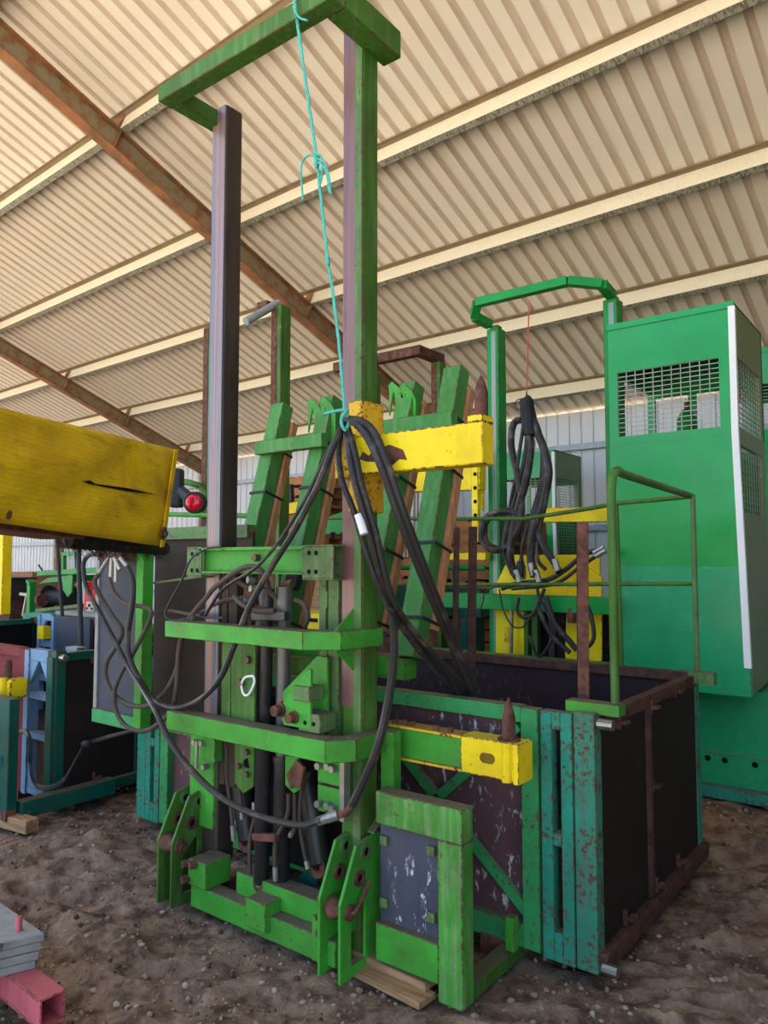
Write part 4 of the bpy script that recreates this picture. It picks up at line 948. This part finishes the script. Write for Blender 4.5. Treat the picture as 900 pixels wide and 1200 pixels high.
# ------------------------------------------------------------------ things at the far left
def obx(m, c, w, d, h): m.box(c.x - w / 2, c.x + w / 2, c.y - d / 2, c.y + d / 2, c.z, c.z + h); return m
def far_left():
    def G(name, label, cat, p): return thing(name, label, cat, p)
    P = lambda nm, mb, m, par, bev=.004, sm=False: mb.build(nm, m, par, bevel=bev, smooth=sm)
    Yp = 6.3
    # yellow post
    a = at(0, 640, Y=3.9); y = G('yellow_post', 'yellow steel post at the left edge under the boom', 'post', (a.x, a.y, 0))
    P('post_tube', MB().bar(at(4, 720, Y=3.9), at(8, 585, Y=3.9), .1, .1, (0, 1, 0)), M['yellow'], y); P('post_liner', MB().bar(at(10, 645, Y=3.95), at(11, 612, Y=3.95), .03, .05, (0, 1, 0)), M['bin'], y)
    # black bin on a rusty heap of sheets
    c = at(6, 700, Y=5.6); b = G('plastic_bin', 'black plastic bin at the left edge below the yellow post', 'bin', (c.x, c.y, 0))
    P('bin_body', MB().prism([(c.x - .35, c.y, c.z - .05), (c.x + .1, c.y, c.z - .05), (c.x + .15, c.y, c.z + .27), (c.x - .4, c.y, c.z + .27)], (0, .35, 0)), M['bin'], b, .02)
    P('bin_lid', MB().box(c.x - .45, c.x + .19, c.y - .04, c.y + .4, c.z + .27, c.z + .30), M['bin'], b, .01)
    P('bin_stand', MB().box(c.x - .3, c.x + .05, c.y + .05, c.y + .3, -.03, c.z - .05), M['rust_dark'], b)
    # cardboard stacks
    for k, (x, yy, w, h, lab) in enumerate(((20, 700, 1.1, .32, 'wide brown cardboard carton in front, left of the green reel frame'), (22, 672, 1.0, .26, 'brown cardboard carton on top of the wide one by the white wall'), (84, 690, .5, .5, 'narrow brown cardboard carton beside the wide carton'))):
        Y = 7.2 + .02 * k + (.7 if k == 2 else 0); c = at(x, yy + 6, Y=Y); c.y += .5 if k == 2 else 0; z0 = -.03 if k in (0, 2) else at(20, 706, Y=7.2).z + .32
        cb = G('carton', lab, 'carton', (c.x, c.y, z0)); cb['group'] = 'brown cartons by the wall'
        top = z0 + h if k == 1 else (at(20, 706, Y=7.2).z + .32 if k == 0 else at(84, 680, Y=Y).z)
        P('carton_body', MB().box(c.x - w / 2, c.x + w / 2, c.y, c.y + .9, z0, top - .004), M['cardboard'], cb, .01)
        P('tape', MB().box(c.x - w / 2 - .002, c.x + w / 2 + .002, c.y + .42, c.y + .48, top - .004, top), M['wood_flat'], cb, 0)
    # green reel frame with black cable drum
    Y = 5.6; g = G('reel_frame', 'bright green frame machine carrying a black cable drum', 'machine', at(75, 760, Y=Y))
    B = lambda p, q, w=.07, h=.07: MB().bar(at(*p, Y=Y), at(*q, Y=Y), w, h)
    P('post', B((36, 720), (37, 682), .09, .09), M['deep_green'], g); P('post_cap', B((36, 684), (37, 681), .11, .11), M['deep_green'], g)
    P('deck_beam', B((46, 672), (118, 668)), M['deep_green'], g); P('canopy', MB().prism([at(45, 684, Y=Y), at(56, 677, Y=Y), at(82, 674, Y=Y), at(80, 681, Y=Y)], (0, .4, 0)), M['deep_green'], g)
    P('support_plate', MB().prism([at(72, 676, Y=Y), at(85, 672, Y=Y), at(84, 694, Y=Y), at(79, 700, Y=Y), at(74, 692, Y=Y)], (0, .03, 0)), M['deep_green'], g)
    P('window_frame', B((75, 668), (75, 649), .05, .05), M['deep_green'], g); P('window_frame', B((90, 668), (90, 649), .05, .05), M['deep_green'], g); P('window_frame', B((73, 649), (92, 649), .05, .05), M['deep_green'], g)
    P('lever', B((50, 669), (45, 662), .02, .02), M['bin'], g); P('upright', B((91, 668), (91, 627), .05, .05), M['green_mast'], g)
    c = at(69, 700, Y=Y + .1); ax = Vector((.95, .25, 0)).normalized()
    P('cable_drum', MB().lathe(c - ax * .22, ax, [(0, .17), (.03, .17), (.031, .11), (.40, .11), (.401, .17), (.43, .17)], 20), M['bin'], g, 0, True)
    P('base_beam', B((30, 722), (118, 714), .09, .09), M['teal'], g); P('base_tray', B((53, 715), (108, 709), .3, .05), M['green_dull'], g)
    P('leg', MB().bar(at(40, 722, Y=Y) * 1, Vector((at(40, 722, Y=Y).x, Y, -.03)), .08, .08), M['deep_green'], g); P('leg', MB().bar(at(110, 714, Y=Y), Vector((at(110, 714, Y=Y).x, Y, -.03)), .08, .08), M['deep_green'], g)
    P('disc', MB().cyl(at(47, 703, Y=Y - .1), at(50, 703, Y=Y - .1), .09, 16), M['rust'], g, 0, True); P('strut', B((27, 722), (32, 695), .035, .035), M['wire'], g); P('strut', B((24, 696), (33, 697), .04, .04), M['wire'], g)
    # red bag, blue sheet, grey set
    Y = 5.3
    c = at(108, 706, Y=Y); r = G('red_bag', 'red bag behind the handrail left of the slate panel', 'bag', c)
    P('bag_body', MB().prism([at(97, 716, Y=Y), at(118, 716, Y=Y), at(115, 684, Y=Y), at(109, 681, Y=Y), at(107, 690, Y=Y), at(104, 690, Y=Y), at(99, 681, Y=Y)], (0, .2, 0)), M['red'], r, .02); P('bag_strap', MB().tube(spline([at(104, 700, Y=Y - .02), at(108, 690, Y=Y - .03), at(112, 684, Y=Y - .02)]), .01, 6), M['bin'], r, 0, True)
    c = at(104, 714, Y=Y - .2); s = G('radio', 'beige radio set with dark display below the red bag', 'radio', c)
    P('case', MB().box(c.x - .07, c.x + .1, c.y, c.y + .15, c.z - .03, c.z + .09), M['grey_box'], s, .012); P('display', MB().box(c.x - .01, c.x + .035, c.y - .004, c.y, c.z + .03, c.z + .065), M['hole'], s, 0)
    for dx in (-.035, .07): P('knob', MB().cyl((c.x + dx, c.y + .001, c.z + .01), (c.x + dx, c.y - .014, c.z + .01), .014, 10), M['bin'], s, 0, True)
    st = G('storage_bench', 'dark slate bench under the radio and red bag', 'bench', (c.x + .1, c.y + .2, 0)); P('bench_top', MB().box(c.x - .5, c.x + .6, c.y - .15, c.y + .5, c.z - .075, c.z - .03), M['slab'], st); P('bench_side', MB().box(c.x - .45, c.x + .55, c.y - .1, c.y + .45, -.03, c.z - .075), M['panel_blue'], st)
far_left()

# ------------------------------------------------------------------ machines behind
def grille(par, p00, p10, p01, p11, nu, nv, r, mat=M['wire'], name='wire_grille'):
    m = MB(); p00, p10, p01, p11 = map(Vector, (p00, p10, p01, p11))
    for i in range(nu + 1):
        u = i / nu; m.tube([p00.lerp(p10, u), p01.lerp(p11, u)], r, 4)
    for j in range(nv + 1):
        v = j / nv; m.tube([p00.lerp(p01, v), p10.lerp(p11, v)], r, 4)
    o = m.build(name, mat, par); o['kind'] = 'stuff'; return o
def cab(name, label, x0, x1, y0, y1, zb, zt, group):
    t = thing(name, label, 'cab', ((x0 + x1) / 2, (y0 + y1) / 2, zb), group)
    P = lambda nm, mb, m, bev=.003, par=None, sm=False: mb.build(nm, m, par or t, bevel=bev, smooth=sm)
    w = x1 - x0; zf = zt - .88; zw0, zw1 = zt - .83, zt - .36; th = .03; fl = .05
    wx0, wx1 = x0 + .065 * w / .86, x1 - .1 * w / .86
    # front wall round the window
    fr = P('front_wall', MB().box(x0, x1, y0, y0 + th, zw1, zt).box(x0, x1, y0, y0 + th, zf, zw0).box(x0, wx0, y0, y0 + th, zw0, zw1).box(wx1, x1, y0, y0 + th, zw0, zw1), M['cab'], 0)
    P('fold_line', MB().box(x0 + .01, x1 - .01, y0 - .006, y0, zf - .005, zf + .006), M['cab'], 0, fr)
    P('front_lip', MB().box(x0 - .006, x1 + .006, y0 - .012, y0, zt - .04, zt + .004), M['cab'], 0, fr)
    grille(fr, (wx0, y0 + .012, zw0), (wx1, y0 + .012, zw0), (wx0, y0 + .012, zw1), (wx1, y0 + .012, zw1), 11, 14, .0035)
    zm = zt - 1.76
    zl = zb + .0
    lo = P('front_panel', MB().hexa([(x0, y0 - fl * .45, zm), (x1 + fl * .5, y0 - fl * .45, zm), (x1 + fl * .5, y0 - fl * .45 + th, zm), (x0, y0 - fl * .45 + th, zm), (x0, y0 - .004, zf), (x1, y0 - .004, zf), (x1, y0 + th, zf), (x0, y0 + th, zf)]), M['cab'], 0)
    P('lower_panel', MB().hexa([(x0, y0 - fl, zl), (x1 + fl, y0 - fl, zl), (x1 + fl, y0 - fl + th, zl), (x0, y0 - fl + th, zl), (x0, y0 - fl * .45 - .008, zm), (x1 + fl * .5, y0 - fl * .45 - .008, zm), (x1 + fl * .5, y0 - fl * .45 + th, zm), (x0, y0 - fl * .45 + th, zm)]), M['cab_reflect'], 0)
    P('bottom_lip', MB().box(x0, x1 + fl, y0 - fl - .01, y0 - fl, zl, zl + .045), M['cab_reflect'], 0)
    # right wall with two windows, tapering
    def quad(ya, yb, za, zb_, mat, nm, par=None):
        f = lambda y, z: x1 + (fl * max(0, min(1, (zf - z) / (zf - zl))) * (1 - (y - y0) / (y1 - y0)) if z < zf else 0)
        return P(nm, MB().hexa([(f(ya, za) - th, ya, za), (f(ya, za), ya, za), (f(yb, za), yb, za), (f(yb, za) - th, yb, za), (f(ya, zb_) - th, ya, zb_), (f(ya, zb_), ya, zb_), (f(yb, zb_), yb, zb_), (f(yb, zb_) - th, yb, zb_)]), mat, 0, par)
    yw0, yw1 = y0 + .07, y1 - .1
    rw = quad(y0 + th, y1, zt - .36, zt, M['cab_olive'], 'right_wall')
    for a, b in ((zt - .95, zt - .83), (zt - 1.75, zt - 1.4), (zl, zt - 1.75)): quad(y0 + th if b > zf else y0, y1, a, b, M['cab_olive'], 'wall_panel', rw)
    for a, b in ((zt - .83, zt - .36), (zt - 1.4, zt - .95)):
        quad(y0 + th, yw0, a, b, M['cab_olive'], 'wall_panel', rw); quad(yw1, y1, a, b, M['cab_olive'], 'wall_panel', rw)
        grille(rw, (x1 - .012, yw0, a), (x1 - .012, yw1, a), (x1 - .012, yw0, b), (x1 - .012, yw1, b), 9, 13 if b > zf else 11, .0035)
    P('corner_trim', MB().hexa([(x1 - .03, y0 - .014, zf), (x1 + .012, y0 - .014, zf), (x1 + .012, y0 + .02, zf), (x1 - .03, y0 + .02, zf), (x1 - .03, y0 - .014, zt - .03), (x1 + .012, y0 - .014, zt - .03), (x1 + .012, y0 + .02, zt - .03), (x1 - .03, y0 + .02, zt - .03)]).hexa([(x1 + fl * .86 - .03, y0 - fl * .86 - .014, zl + .18), (x1 + fl * .86 + .012, y0 - fl * .86 - .014, zl + .18), (x1 + fl * .86 + .012, y0 - fl * .86 + .02, zl + .18), (x1 + fl * .86 - .03, y0 - fl * .86 + .02, zl + .18), (x1 - .03, y0 - .014, zf), (x1 + .012, y0 - .014, zf), (x1 + .012, y0 + .02, zf), (x1 - .03, y0 + .02, zf)]), M['white'], 0)
    P('roof_panel', MB().box(x0, x1, y0, y1, zt - .012, zt + .002), M['cab'], 0)
    # back and left walls with openings to the shed
    P('back_wall', MB().box(x0, x1, y1 - th, y1, zb, zt - .9).box(x0, x1, y1 - th, y1, zt - .4, zt).box(x0, x0 + .06, y1 - th, y1, zt - .9, zt - .4).box(x1 - .1, x1, y1 - th, y1, zt - .9, zt - .4).box(x0 + .32, x0 + .38, y1 - th, y1, zt - .9, zt - .4), M['cab'], 0)
    P('left_wall', MB().box(x0, x0 + th, y0 + th, y1 - th, zb, zt - .9).box(x0, x0 + th, y0 + th, y1 - th, zt - .36, zt).box(x0, x0 + th, y0 + th, y0 + .12, zt - .9, zt - .36), M['cab'], 0)
    if zb < .72: P('cab_plinth', MB().box(x0 + .05, x1 - .05, y0 + .05, y1 - .05, -.04, zb), M['deep_green'], .004)
    P('cab_floor', MB().box(x0 + .02, x1 - .02, y0 + .02, y1 - .02, zb, zb + .03), M['rust_dark'], 0)
    return t
cab('operator_cab', 'tall glossy green operator cab with mesh windows and white corner strip', -1.985, -1.13, 5.3, 6.19, .735, 3.32, 'green operator cabs')
def seat(cx, cy, zb):
    t = thing('gas_bottle', 'green gas bottle seen through the mesh of the tall cab', 'bottle', (cx, cy, zb))
    MB().lathe((cx, cy, zb), (0, 0, 1), [(0, .06), (.01, .075), (.26, .075), (.33, .04), (.34, .025)], 16).build('bottle_body', M['deep_green'], t, smooth=True)
    MB().cyl((cx, cy, zb + .34), (cx, cy, zb + .4), .02, 8).build('valve', M['bolt'], t); MB().box(cx - .12, cx + .12, cy - .1, cy + .1, .765, zb).build('bottle_stand', M['deep_green'], t)
seat(-1.62, 5.95, 2.42)
cab('operator_cab', 'small distant operator cab behind the hanging hoses, above a yellow beam', -5.1, -4.25, 9.3, 10.2, .7, 3.08, 'green operator cabs')
cab('operator_cab', 'operator cab partly in view behind the tall cab at the right edge', -1.9, -1.05, 8.3, 9.2, .7, 3.75, 'green operator cabs')
def rear_machine():
    t = thing('rear_attachment', 'bright green attachment with arched top bar and yellow lift plates behind the crate', 'farm attachment', (-2.4, 5.5, 0))
    P = lambda nm, mb, m, bev=.004, par=None, sm=False: mb.build(nm, m, par or t, bevel=bev, smooth=sm)
    Y = 5.35
    def mast(pa, pb, x0, top):
        a = at(pa, top, Y=Y); x = a.x
        mm = P('mast', MB().box(x, x + .11, Y, Y + .13, .03, a.z), M['deep_green'], .01)
        P('wear_strip', MB().box(x + .045, x + .085, Y - .004, Y, .3, a.z - .03), plain('mast_wear_mauve', S(150, 130, 132), .4, .3, .3, 3, .05, (12, 4, .5), S(92, 150, 130)), 0, mm)
        P('mast_cap', MB().box(x + .02, x + .09, Y + .02, Y + .1, a.z, a.z + .03), M['deep_green'], .004, mm)
        return x, a.z
    xl, zl = mast(570, 592, None, 386); xr, zr = mast(706, 730, None, 352)
    # arch: front lengths stand forward of the masts
    pts = [(xl + .02, Y + .02, zl + .04), (xl - .02, Y - .16, zl + .07), (xl + .06, Y - .25, zl + .14), (xr - .16, Y - .25, zl + .14), (xr + .06, Y - .16, zr + .06), (xr + .06, Y + .04, zr + .03)]
    m = None
    for a, b in zip(pts, pts[1:]):
        s = P('arch_bar', MB().bar(a, b, .07, .065), M['deep_green'], .004, m); m = m or s
    # guard rails
    for y0, y1, dz in ((668, 684, 0), (690, 712, 0)):
        pass
    g = at(440, 690, Y=Y - .15); P('guard_bar', MB().box(-3.55, xr + .12, Y - .18, Y - .08, 1.22, 1.34), M['deep_green'], .005)
    P('guard_bar', MB().box(-3.5, xr + .12, Y - .18, Y - .08, .78, .88), M['deep_green'], .005)
    # yellow lift carriage
    yc = P('lift_plate', MB().prism([at(582, 683, Y=Y - .02), at(592, 662, Y=Y - .02), at(597, 650, Y=Y - .02), at(703, 650, Y=Y - .02), at(703, 698, Y=Y - .02), at(582, 700, Y=Y - .02)], (0, .02, 0)), M['yellow'], .003)
    P('side_plate', MB().prism([at(581, 770, Y=Y - .03), at(614, 770, Y=Y - .03), at(614, 700, Y=Y - .03), at(581, 700, Y=Y - .03)], (0, .02, 0)), M['yellow'], .003, yc)
    P('side_plate', MB().prism([at(662, 775, Y=Y - .04), at(705, 775, Y=Y - .04), at(705, 676, Y=Y - .04), at(688, 664, Y=Y - .04), at(664, 690, Y=Y - .04)], (0, .02, 0)), M['yellow'], .003, yc)
    P('plate_slot', MB().prism([at(591, 753, Y=Y - .034), at(596, 753, Y=Y - .034), at(596, 735, Y=Y - .034), at(591, 735, Y=Y - .034)], (0, .004, 0)), M['yellow_worn'], 0, yc)
    P('lift_rod', MB().cyl(at(599, 765, Y=Y - .08), at(600, 715, Y=Y - .08), .014, 10), M['steel'], 0, yc, True)
    P('dark_back', MB().box(xl + .12, xr, Y + .1, Y + .13, .1, 1.25), M['ply_dark'], 0)
    for x in (617, 628, 648): P('inner_post', MB().bar(at(x, 775, Y=Y), at(x, 700, Y=Y), .05, .05, (0, 1, 0)), M['green_mast'] if x < 640 else M['black'], .003)
    P('base_beam', MB().box(-3.2, xr + .2, Y - .2, Y - .02, .0, .16), M['deep_green'], .006)
    P('filter_can', MB().lathe(at(610, 679, Y=Y - .2), (0, 0, 1), [(0, .03), (.005, .042), (.1, .042), (.11, .034), (.14, .03)], 14), M['steel'], 0, None, True)
    P('hose_can', MB().lathe(at(670, 730, Y=Y - .15), (0, 0, 1), [(0, .03), (.1, .034), (.14, .02)], 12), M['rust'], 0, None, True)
    # yellow arm with perforated plate
    ar = P('yellow_arm', MB().bar(at(418, 566, Y=Y - .1), at(566, 560, Y=Y - .1), .1, .2), M['yellow'], .006)
    pl = P('hole_plate', MB().box(xl - .06, xl + .0, Y - .16, Y - .12, 1.75, 2.5), M['yellow'], .004, ar)
    for k in range(6): P('plate_hole', MB().cyl((xl - .025, Y - .163, 1.85 + k * .11), (xl - .025, Y - .158, 1.85 + k * .11), .016, 10), M['hole'], 0, ar)
    P('arm_gusset', MB().prism([at(556, 550, Y=Y - .1), at(566, 535, Y=Y - .1), at(566, 600, Y=Y - .1), at(552, 575, Y=Y - .1)], (0, .03, 0)), M['yellow'], .003, ar)
    P('lower_arm', MB().bar(at(500, 652, Y=Y - .05), at(572, 652, Y=Y - .05), .08, .06), M['yellow'], .005)
    P('yellow_beam', MB().bar(at(632, 604, Y=6.8), at(716, 603, Y=6.8), .12, .14), M['yellow'], .006)
    # base box below the cab
    bx = P('cab_base', MB().box(-1.5, -.5, 5.58, 6.3, .02, .72), M['cab_reflect'], .004)
    P('base_seam', MB().box(-1.5, -.5, 5.572, 5.58, .28, .29), M['cab_olive'], 0, bx); P('base_foot', MB().box(-1.52, -.48, 5.5, 5.6, -.01, .07), M['teal'], .004, bx)
    for x in (-1.44, -1.33, -1.14): P('bolt_hole', MB().cyl((x, 5.577, .235), (x, 5.583, .235), .02, 12), M['hole'], 0, bx)
    P('side_column', MB().box(-1.66, -1.5, 5.62, 5.75, .02, .73), M['panel_blue'], .004, bx)
    H = lambda path, r=.016, Yh=5.1: hose(path, r, M['hose'], t, Yh, 'hose')
    H([(620, 745), (632, 770), (650, 740), (640, 715), (632, 700), (628, 680)], .012); H([(640, 700), (650, 730), (668, 752), (676, 762)], .022); H([(630, 710), (645, 742), (668, 765)], .018)
    H([(588, 690), (606, 684), (640, 680), (662, 668), (684, 650), (700, 645)], .018); H([(600, 690), (650, 684), (680, 664), (704, 648)], .014); H([(684, 700), (692, 720), (696, 745), (690, 757), (684, 758)], .016)
    H([(608, 700), (606, 715), (614, 724), (626, 718), (634, 700), (638, 690)], .014); H([(585, 690), (590, 715), (600, 733), (612, 735), (622, 724)], .006); H([(561, 720), (566, 705), (568, 695), (580, 688), (600, 690)], .006)
    for x, y in ((704, 644), (706, 648)): P('hose_fitting', MB().cyl(at(x - 8, y + 4, Y=5.08), at(x + 4, y - 3, Y=5.08), .018, 8), M['zinc'], 0, None, True)
rear_machine()
def hanging_hoses():
    Y = 5.06
    t = thing('hose_bundle', 'bundle of black hoses hung on a red cord from the arched bar', 'hoses', at(618, 470, Y=Y))
    MB().tube([at(620, 352, Y=5.08), at(617, 462, Y=Y)], .005, 5).build('cord', plain('red_cord', S(206, 84, 70)), t)
    MB().ring(at(617, 463, Y=Y), (1, .6, 0), .02, .012, .01, 10).build('hook', M['rust'], t); MB().ring(at(610, 474, Y=Y), (.5, -1, 0), .045, .038, .008, 16).build('tie_loop', M['strap'], t, smooth=True)
    for p, r in (([(620, 466), (614, 475), (616, 500), (622, 520), (617, 560), (606, 600), (598, 645), (601, 668), (606, 676)], .03), ([(618, 466), (622, 480), (627, 500), (637, 525), (643, 555), (636, 590), (628, 610), (622, 650), (628, 675)], .03),
                 ([(612, 492), (603, 495), (599, 510), (600, 530), (607, 560), (611, 590), (608, 620), (596, 638), (580, 645), (567, 636), (565, 620), (572, 605), (590, 599), (610, 602)], .027), ([(619, 470), (619, 500), (614, 540), (603, 585), (594, 620), (592, 650), (600, 672)], .016),
                 ([(625, 490), (636, 520), (638, 560), (630, 590), (622, 620), (620, 655), (624, 676)], .018), ([(616, 604), (628, 620), (640, 645), (650, 660), (655, 670)], .026), ([(612, 600), (612, 640), (606, 676)], .01),
                 ([(622, 480), (634, 512), (634, 560), (624, 600), (612, 640), (612, 672)], .014), ([(616, 480), (610, 520), (604, 560), (596, 600), (590, 635), (594, 660), (612, 674)], .014), ([(626, 500), (640, 530), (641, 580), (632, 622), (630, 655), (640, 668)], .015), ([(608, 604), (592, 600), (574, 608), (569, 622), (572, 636), (584, 642)], .014)):
        MB().tube(spline(px([(x, y, Y + (i % 2) * .02) for i, (x, y) in enumerate(p)]), 5), r, 9).build('hose', M['hose'], t, smooth=True)
    w = MB()
    for k in range(14): w.ring(at(617 + k * .4, 470 + k * 3, Y=Y), (0, .15, 1), .052, .04, .018, 14)
    w.build('tape_wrap', M['strap'], t, smooth=True)
    for x, y in ((650, 655), (628, 668), (605, 668), (622, 660)): MB().cyl(at(x, y, Y=Y), at(x + 4, y + 14, Y=Y), .024, 10).build('hose_fitting', M['zinc'], t, smooth=True)
hanging_hoses()
def far_masts():
    def pair(label, x, y, top, w, beam, mat, tag_):
        t = thing('twin_mast', label, 'mast frame', (x - .45, y, 0), 'mast frames behind')
        P = lambda nm, mb, m, bev=.004, par=None: mb.build(nm, m, par or t, bevel=bev)
        for xx in (x - .9, x):
            mm = P('mast', MB().box(xx, xx + w, y, y + w, .0, top), M['green_mast'], .008); P('wear_strip', MB().box(xx + .005, xx + w * .6, y - .004, y, .3, top - .02), M['rust'], 0, mm)
        P('base_beam', MB().box(x - 1, x + w + .1, y - .05, y + w + .1, -.02, .1), M['green'])
        if beam == 'front':
            b = P('top_beam', MB().box(x - 1.1, x + .0, y - .36, y - .26, top + .0, top + .1), mat); P('beam_return', MB().box(x - .0, x + .1, y - .36, y + w, top, top + .1), mat, .004, b); P('beam_return', MB().box(x - 1.0, x - .9, y - .3, y + w, top, top + .1), mat, .004, b)
        else:
            a, b = at(288, 377, Y=y - .3), at(326, 355, Y=y + .05); P('top_tube', MB().cyl(a, b, .035, 10), mat)
            P('side_rail', MB().tube(spline(px([(150, 560, y - .1), (205, 564, y - .1), (226, 567, y - .08), (240, 578, y), (262, 640, y + .06)])), .03, 8), M['green_mast'], 0)
            P('side_rail', MB().tube(px([(150, 602, y - .1), (318, 605, y - .02)]), .022, 8), M['green'], 0)
            q = at(304, 359, Y=y); P('tube_end', MB().bar(q, q + Vector((.12, 0, 0)), .06, .05), M['rust'], .003)
    p = at(318, 360, Y=4.46); pair('narrow green mast frame with grey tube top, behind the left leaning tubes', p.x, 4.46, p.z, .12, 'tube', M['girt'], 0)
    p = at(505, 425, Y=6.7); pair('mast frame with rusty brown top beam behind the right mast', p.x, 6.7, p.z, .12, 'front', M['rust'], 1)
far_masts()
def pallets():
    k = 0
    def proto():
        t = empty('pallet', (0, 0, 0))
        for i in range(5): MB().box(-.6 + i * .26, -.6 + i * .26 + .15, -.5, .5, .115, .135).build('slat', M['pallet'], t)
        for i in range(3): MB().box(-.6, .6, -.5 + i * .45, -.4 + i * .45, .02, .115).build('bearer', M['pallet'], t)
        for i in range(3): MB().box(-.6 + i * .5, -.5 + i * .5 + .1, -.5, .5, 0, .02).build('bottom_slat', M['pallet'], t)
        return t
    first = proto(); used = False
    stacks = [(365, 7.9, 20, 'between the left leaning tubes and the mast', .1), (497, 8.9, 12, 'behind the right leaning tubes', -.1), (566, 7.9, 15, 'beside the left mast of the arched attachment', .05), (255, 9.3, 7, 'behind the left mast', .1)]
    nth = 'first second third fourth fifth sixth seventh eighth ninth tenth eleventh twelfth thirteenth fourteenth fifteenth sixteenth seventeenth eighteenth nineteenth twentieth'.split()
    for sx, Y, n, where, rz in stacks:
        b = at(sx, 700, Y=Y)
        for i in range(n):
            o = first if not used else copy_tree(first); used = True
            o.location = (b.x + random.uniform(-.03, .03), Y + random.uniform(-.03, .03), -.01 + i * .138); o.rotation_euler.z = rz + random.uniform(-.02, .02)
            tag(o, nth[n - 1 - i] + ' pallet from the top of the stack ' + where, 'pallet', 'pallet stack ' + where)
pallets()
def mid_clutter():
    P = lambda nm, mb, m, par, bev=.004, sm=False: mb.build(nm, m, par, bevel=bev, smooth=sm)
    c = at(452, 640, Y=7.0); c.x += .1; t = thing('teal_bench', 'low teal machine bed seen behind the crate between the masts', 'machine', (c.x, 7, 0))
    P('bed', MB().box(c.x - 1.3, c.x + 1.2, 6.95, 7.3, 1.0, 1.3), M['teal_dark'], t); P('bed_leg', MB().box(c.x - 1.2, c.x - 1.1, 6.85, 7.2, -.02, 1.0), M['teal_dark'], t); P('bed_leg', MB().box(c.x + 1.0, c.x + 1.1, 6.85, 7.2, -.02, 1.0), M['teal_dark'], t)
    P('bed_rail', MB().cyl((c.x - 1.3, 7.05, 1.52), (c.x + 1.2, 7.05, 1.52), .03, 10), M['deep_green'], t, 0, True); P('rail_post', MB().cyl((c.x - .9, 7.05, 1.3), (c.x - .9, 7.05, 1.52), .025, 8), M['deep_green'], t, 0); P('rail_post', MB().cyl((c.x + .8, 7.05, 1.3), (c.x + .8, 7.05, 1.52), .025, 8), M['deep_green'], t, 0)
    for i, (x, y0, y1, Y) in enumerate(((350, 575, 590, 6.4),)):
        q = at(x, y1, Y=Y)
    q = at(395, 612, Y=6.0); h = thing('green_housing', 'bright green boxy housing between the left leaning tubes and right mast', 'machine', (q.x, 6.0, 0))
    P('housing_body', MB().prism([at(372, 626, Y=6), at(384, 606, Y=6), at(400, 600, Y=6), at(412, 602, Y=6), at(412, 626, Y=6)], (0, .5, 0)), M['deep_green'], h); P('housing_stand', MB().box(q.x - .2, q.x + .2, 6.05, 6.4, -.02, 1.72), M['deep_green'], h)
    for dx in (-.08, .06): P('louvre', MB().box(q.x + dx, q.x + dx + .05, 5.985, 6.0, 1.83, 1.9), M['hole'], h, 0)
    b = thing('yellow_beam', 'yellow beam lying behind the left leaning tubes', 'beam', at(335, 600, Y=5.4)); P('beam_tube', MB().bar(at(318, 600, Y=5.4), at(372, 592, Y=5.4), .1, .11), M['yellow'], b); P('beam_clamp', MB().bar(at(341, 588, Y=5.38), at(340, 568, Y=5.38), .06, .05, (0, 1, 0)), M['bin'], b)
    P('beam_stand', MB().box(at(322, 600, Y=5.4).x - .04, at(322, 600, Y=5.4).x + .04, 5.36, 5.44, -.02, at(322, 602, Y=5.4).z), M['teal_dark'], b)
    w = thing('white_tub', 'white plastic tub behind the teal rail post', 'tub', at(375, 660, Y=5.0)); q = at(378, 668, Y=5.0); P('tub_body', MB().lathe((q.x, 5.1, q.z - .05), (0, 0, 1), [(0, .15), (.14, .18), (.16, .19), (.17, .19)], 20), M['white'], w, 0, True); P('tub_handle', MB().cyl((q.x - .2, 5.1, q.z + .1), (q.x - .17, 5.1, q.z + .1), .03, 8), M['grey_box'], w, 0); P('tub_stand', MB().box(q.x - .2, q.x + .2, 4.95, 5.3, -.02, q.z - .05), M['wood_flat'], w)
    # upright pale rods leaning at the wall
    for i in range(9):
        x = 452 + i * 4.6; Y = 10.2; a, bb = at(x, 690, Y=Y), at(x + random.uniform(-1, 1), 545 + random.uniform(-12, 12), Y=Y + .1); a.z = 0
        o = MB().cyl(a, bb, .03, 8).build('steel_rod' if i % 3 else 'timber_rod', M['wire'] if i % 3 else M['wood'], smooth=True); tag(o, 'upright rod at the back wall, ' + 'first second third fourth fifth sixth seventh eighth ninth'.split()[i] + ' from the left of the row', 'rod', 'pale rods leaning at the back wall')
    q = at(372, 738, Y=4.5); y = thing('yellow_crate', 'low yellow plastic crate behind the chrome cylinders', 'crate', (q.x, 4.65, 0)); P('crate_body', MB().box(q.x - .3, q.x + .2, 4.5, 4.8, q.z, q.z + .13), M['yellow'], y); P('crate_slot', MB().box(q.x - .1, q.x, 4.492, 4.5, q.z + .06, q.z + .09), M['hole'], y, 0); P('crate_stand', MB().box(q.x - .28, q.x + .18, 4.53, 4.75, -.02, q.z), M['rust_dark'], y)
    q = at(567, 775, Y=5.0)
mid_clutter()
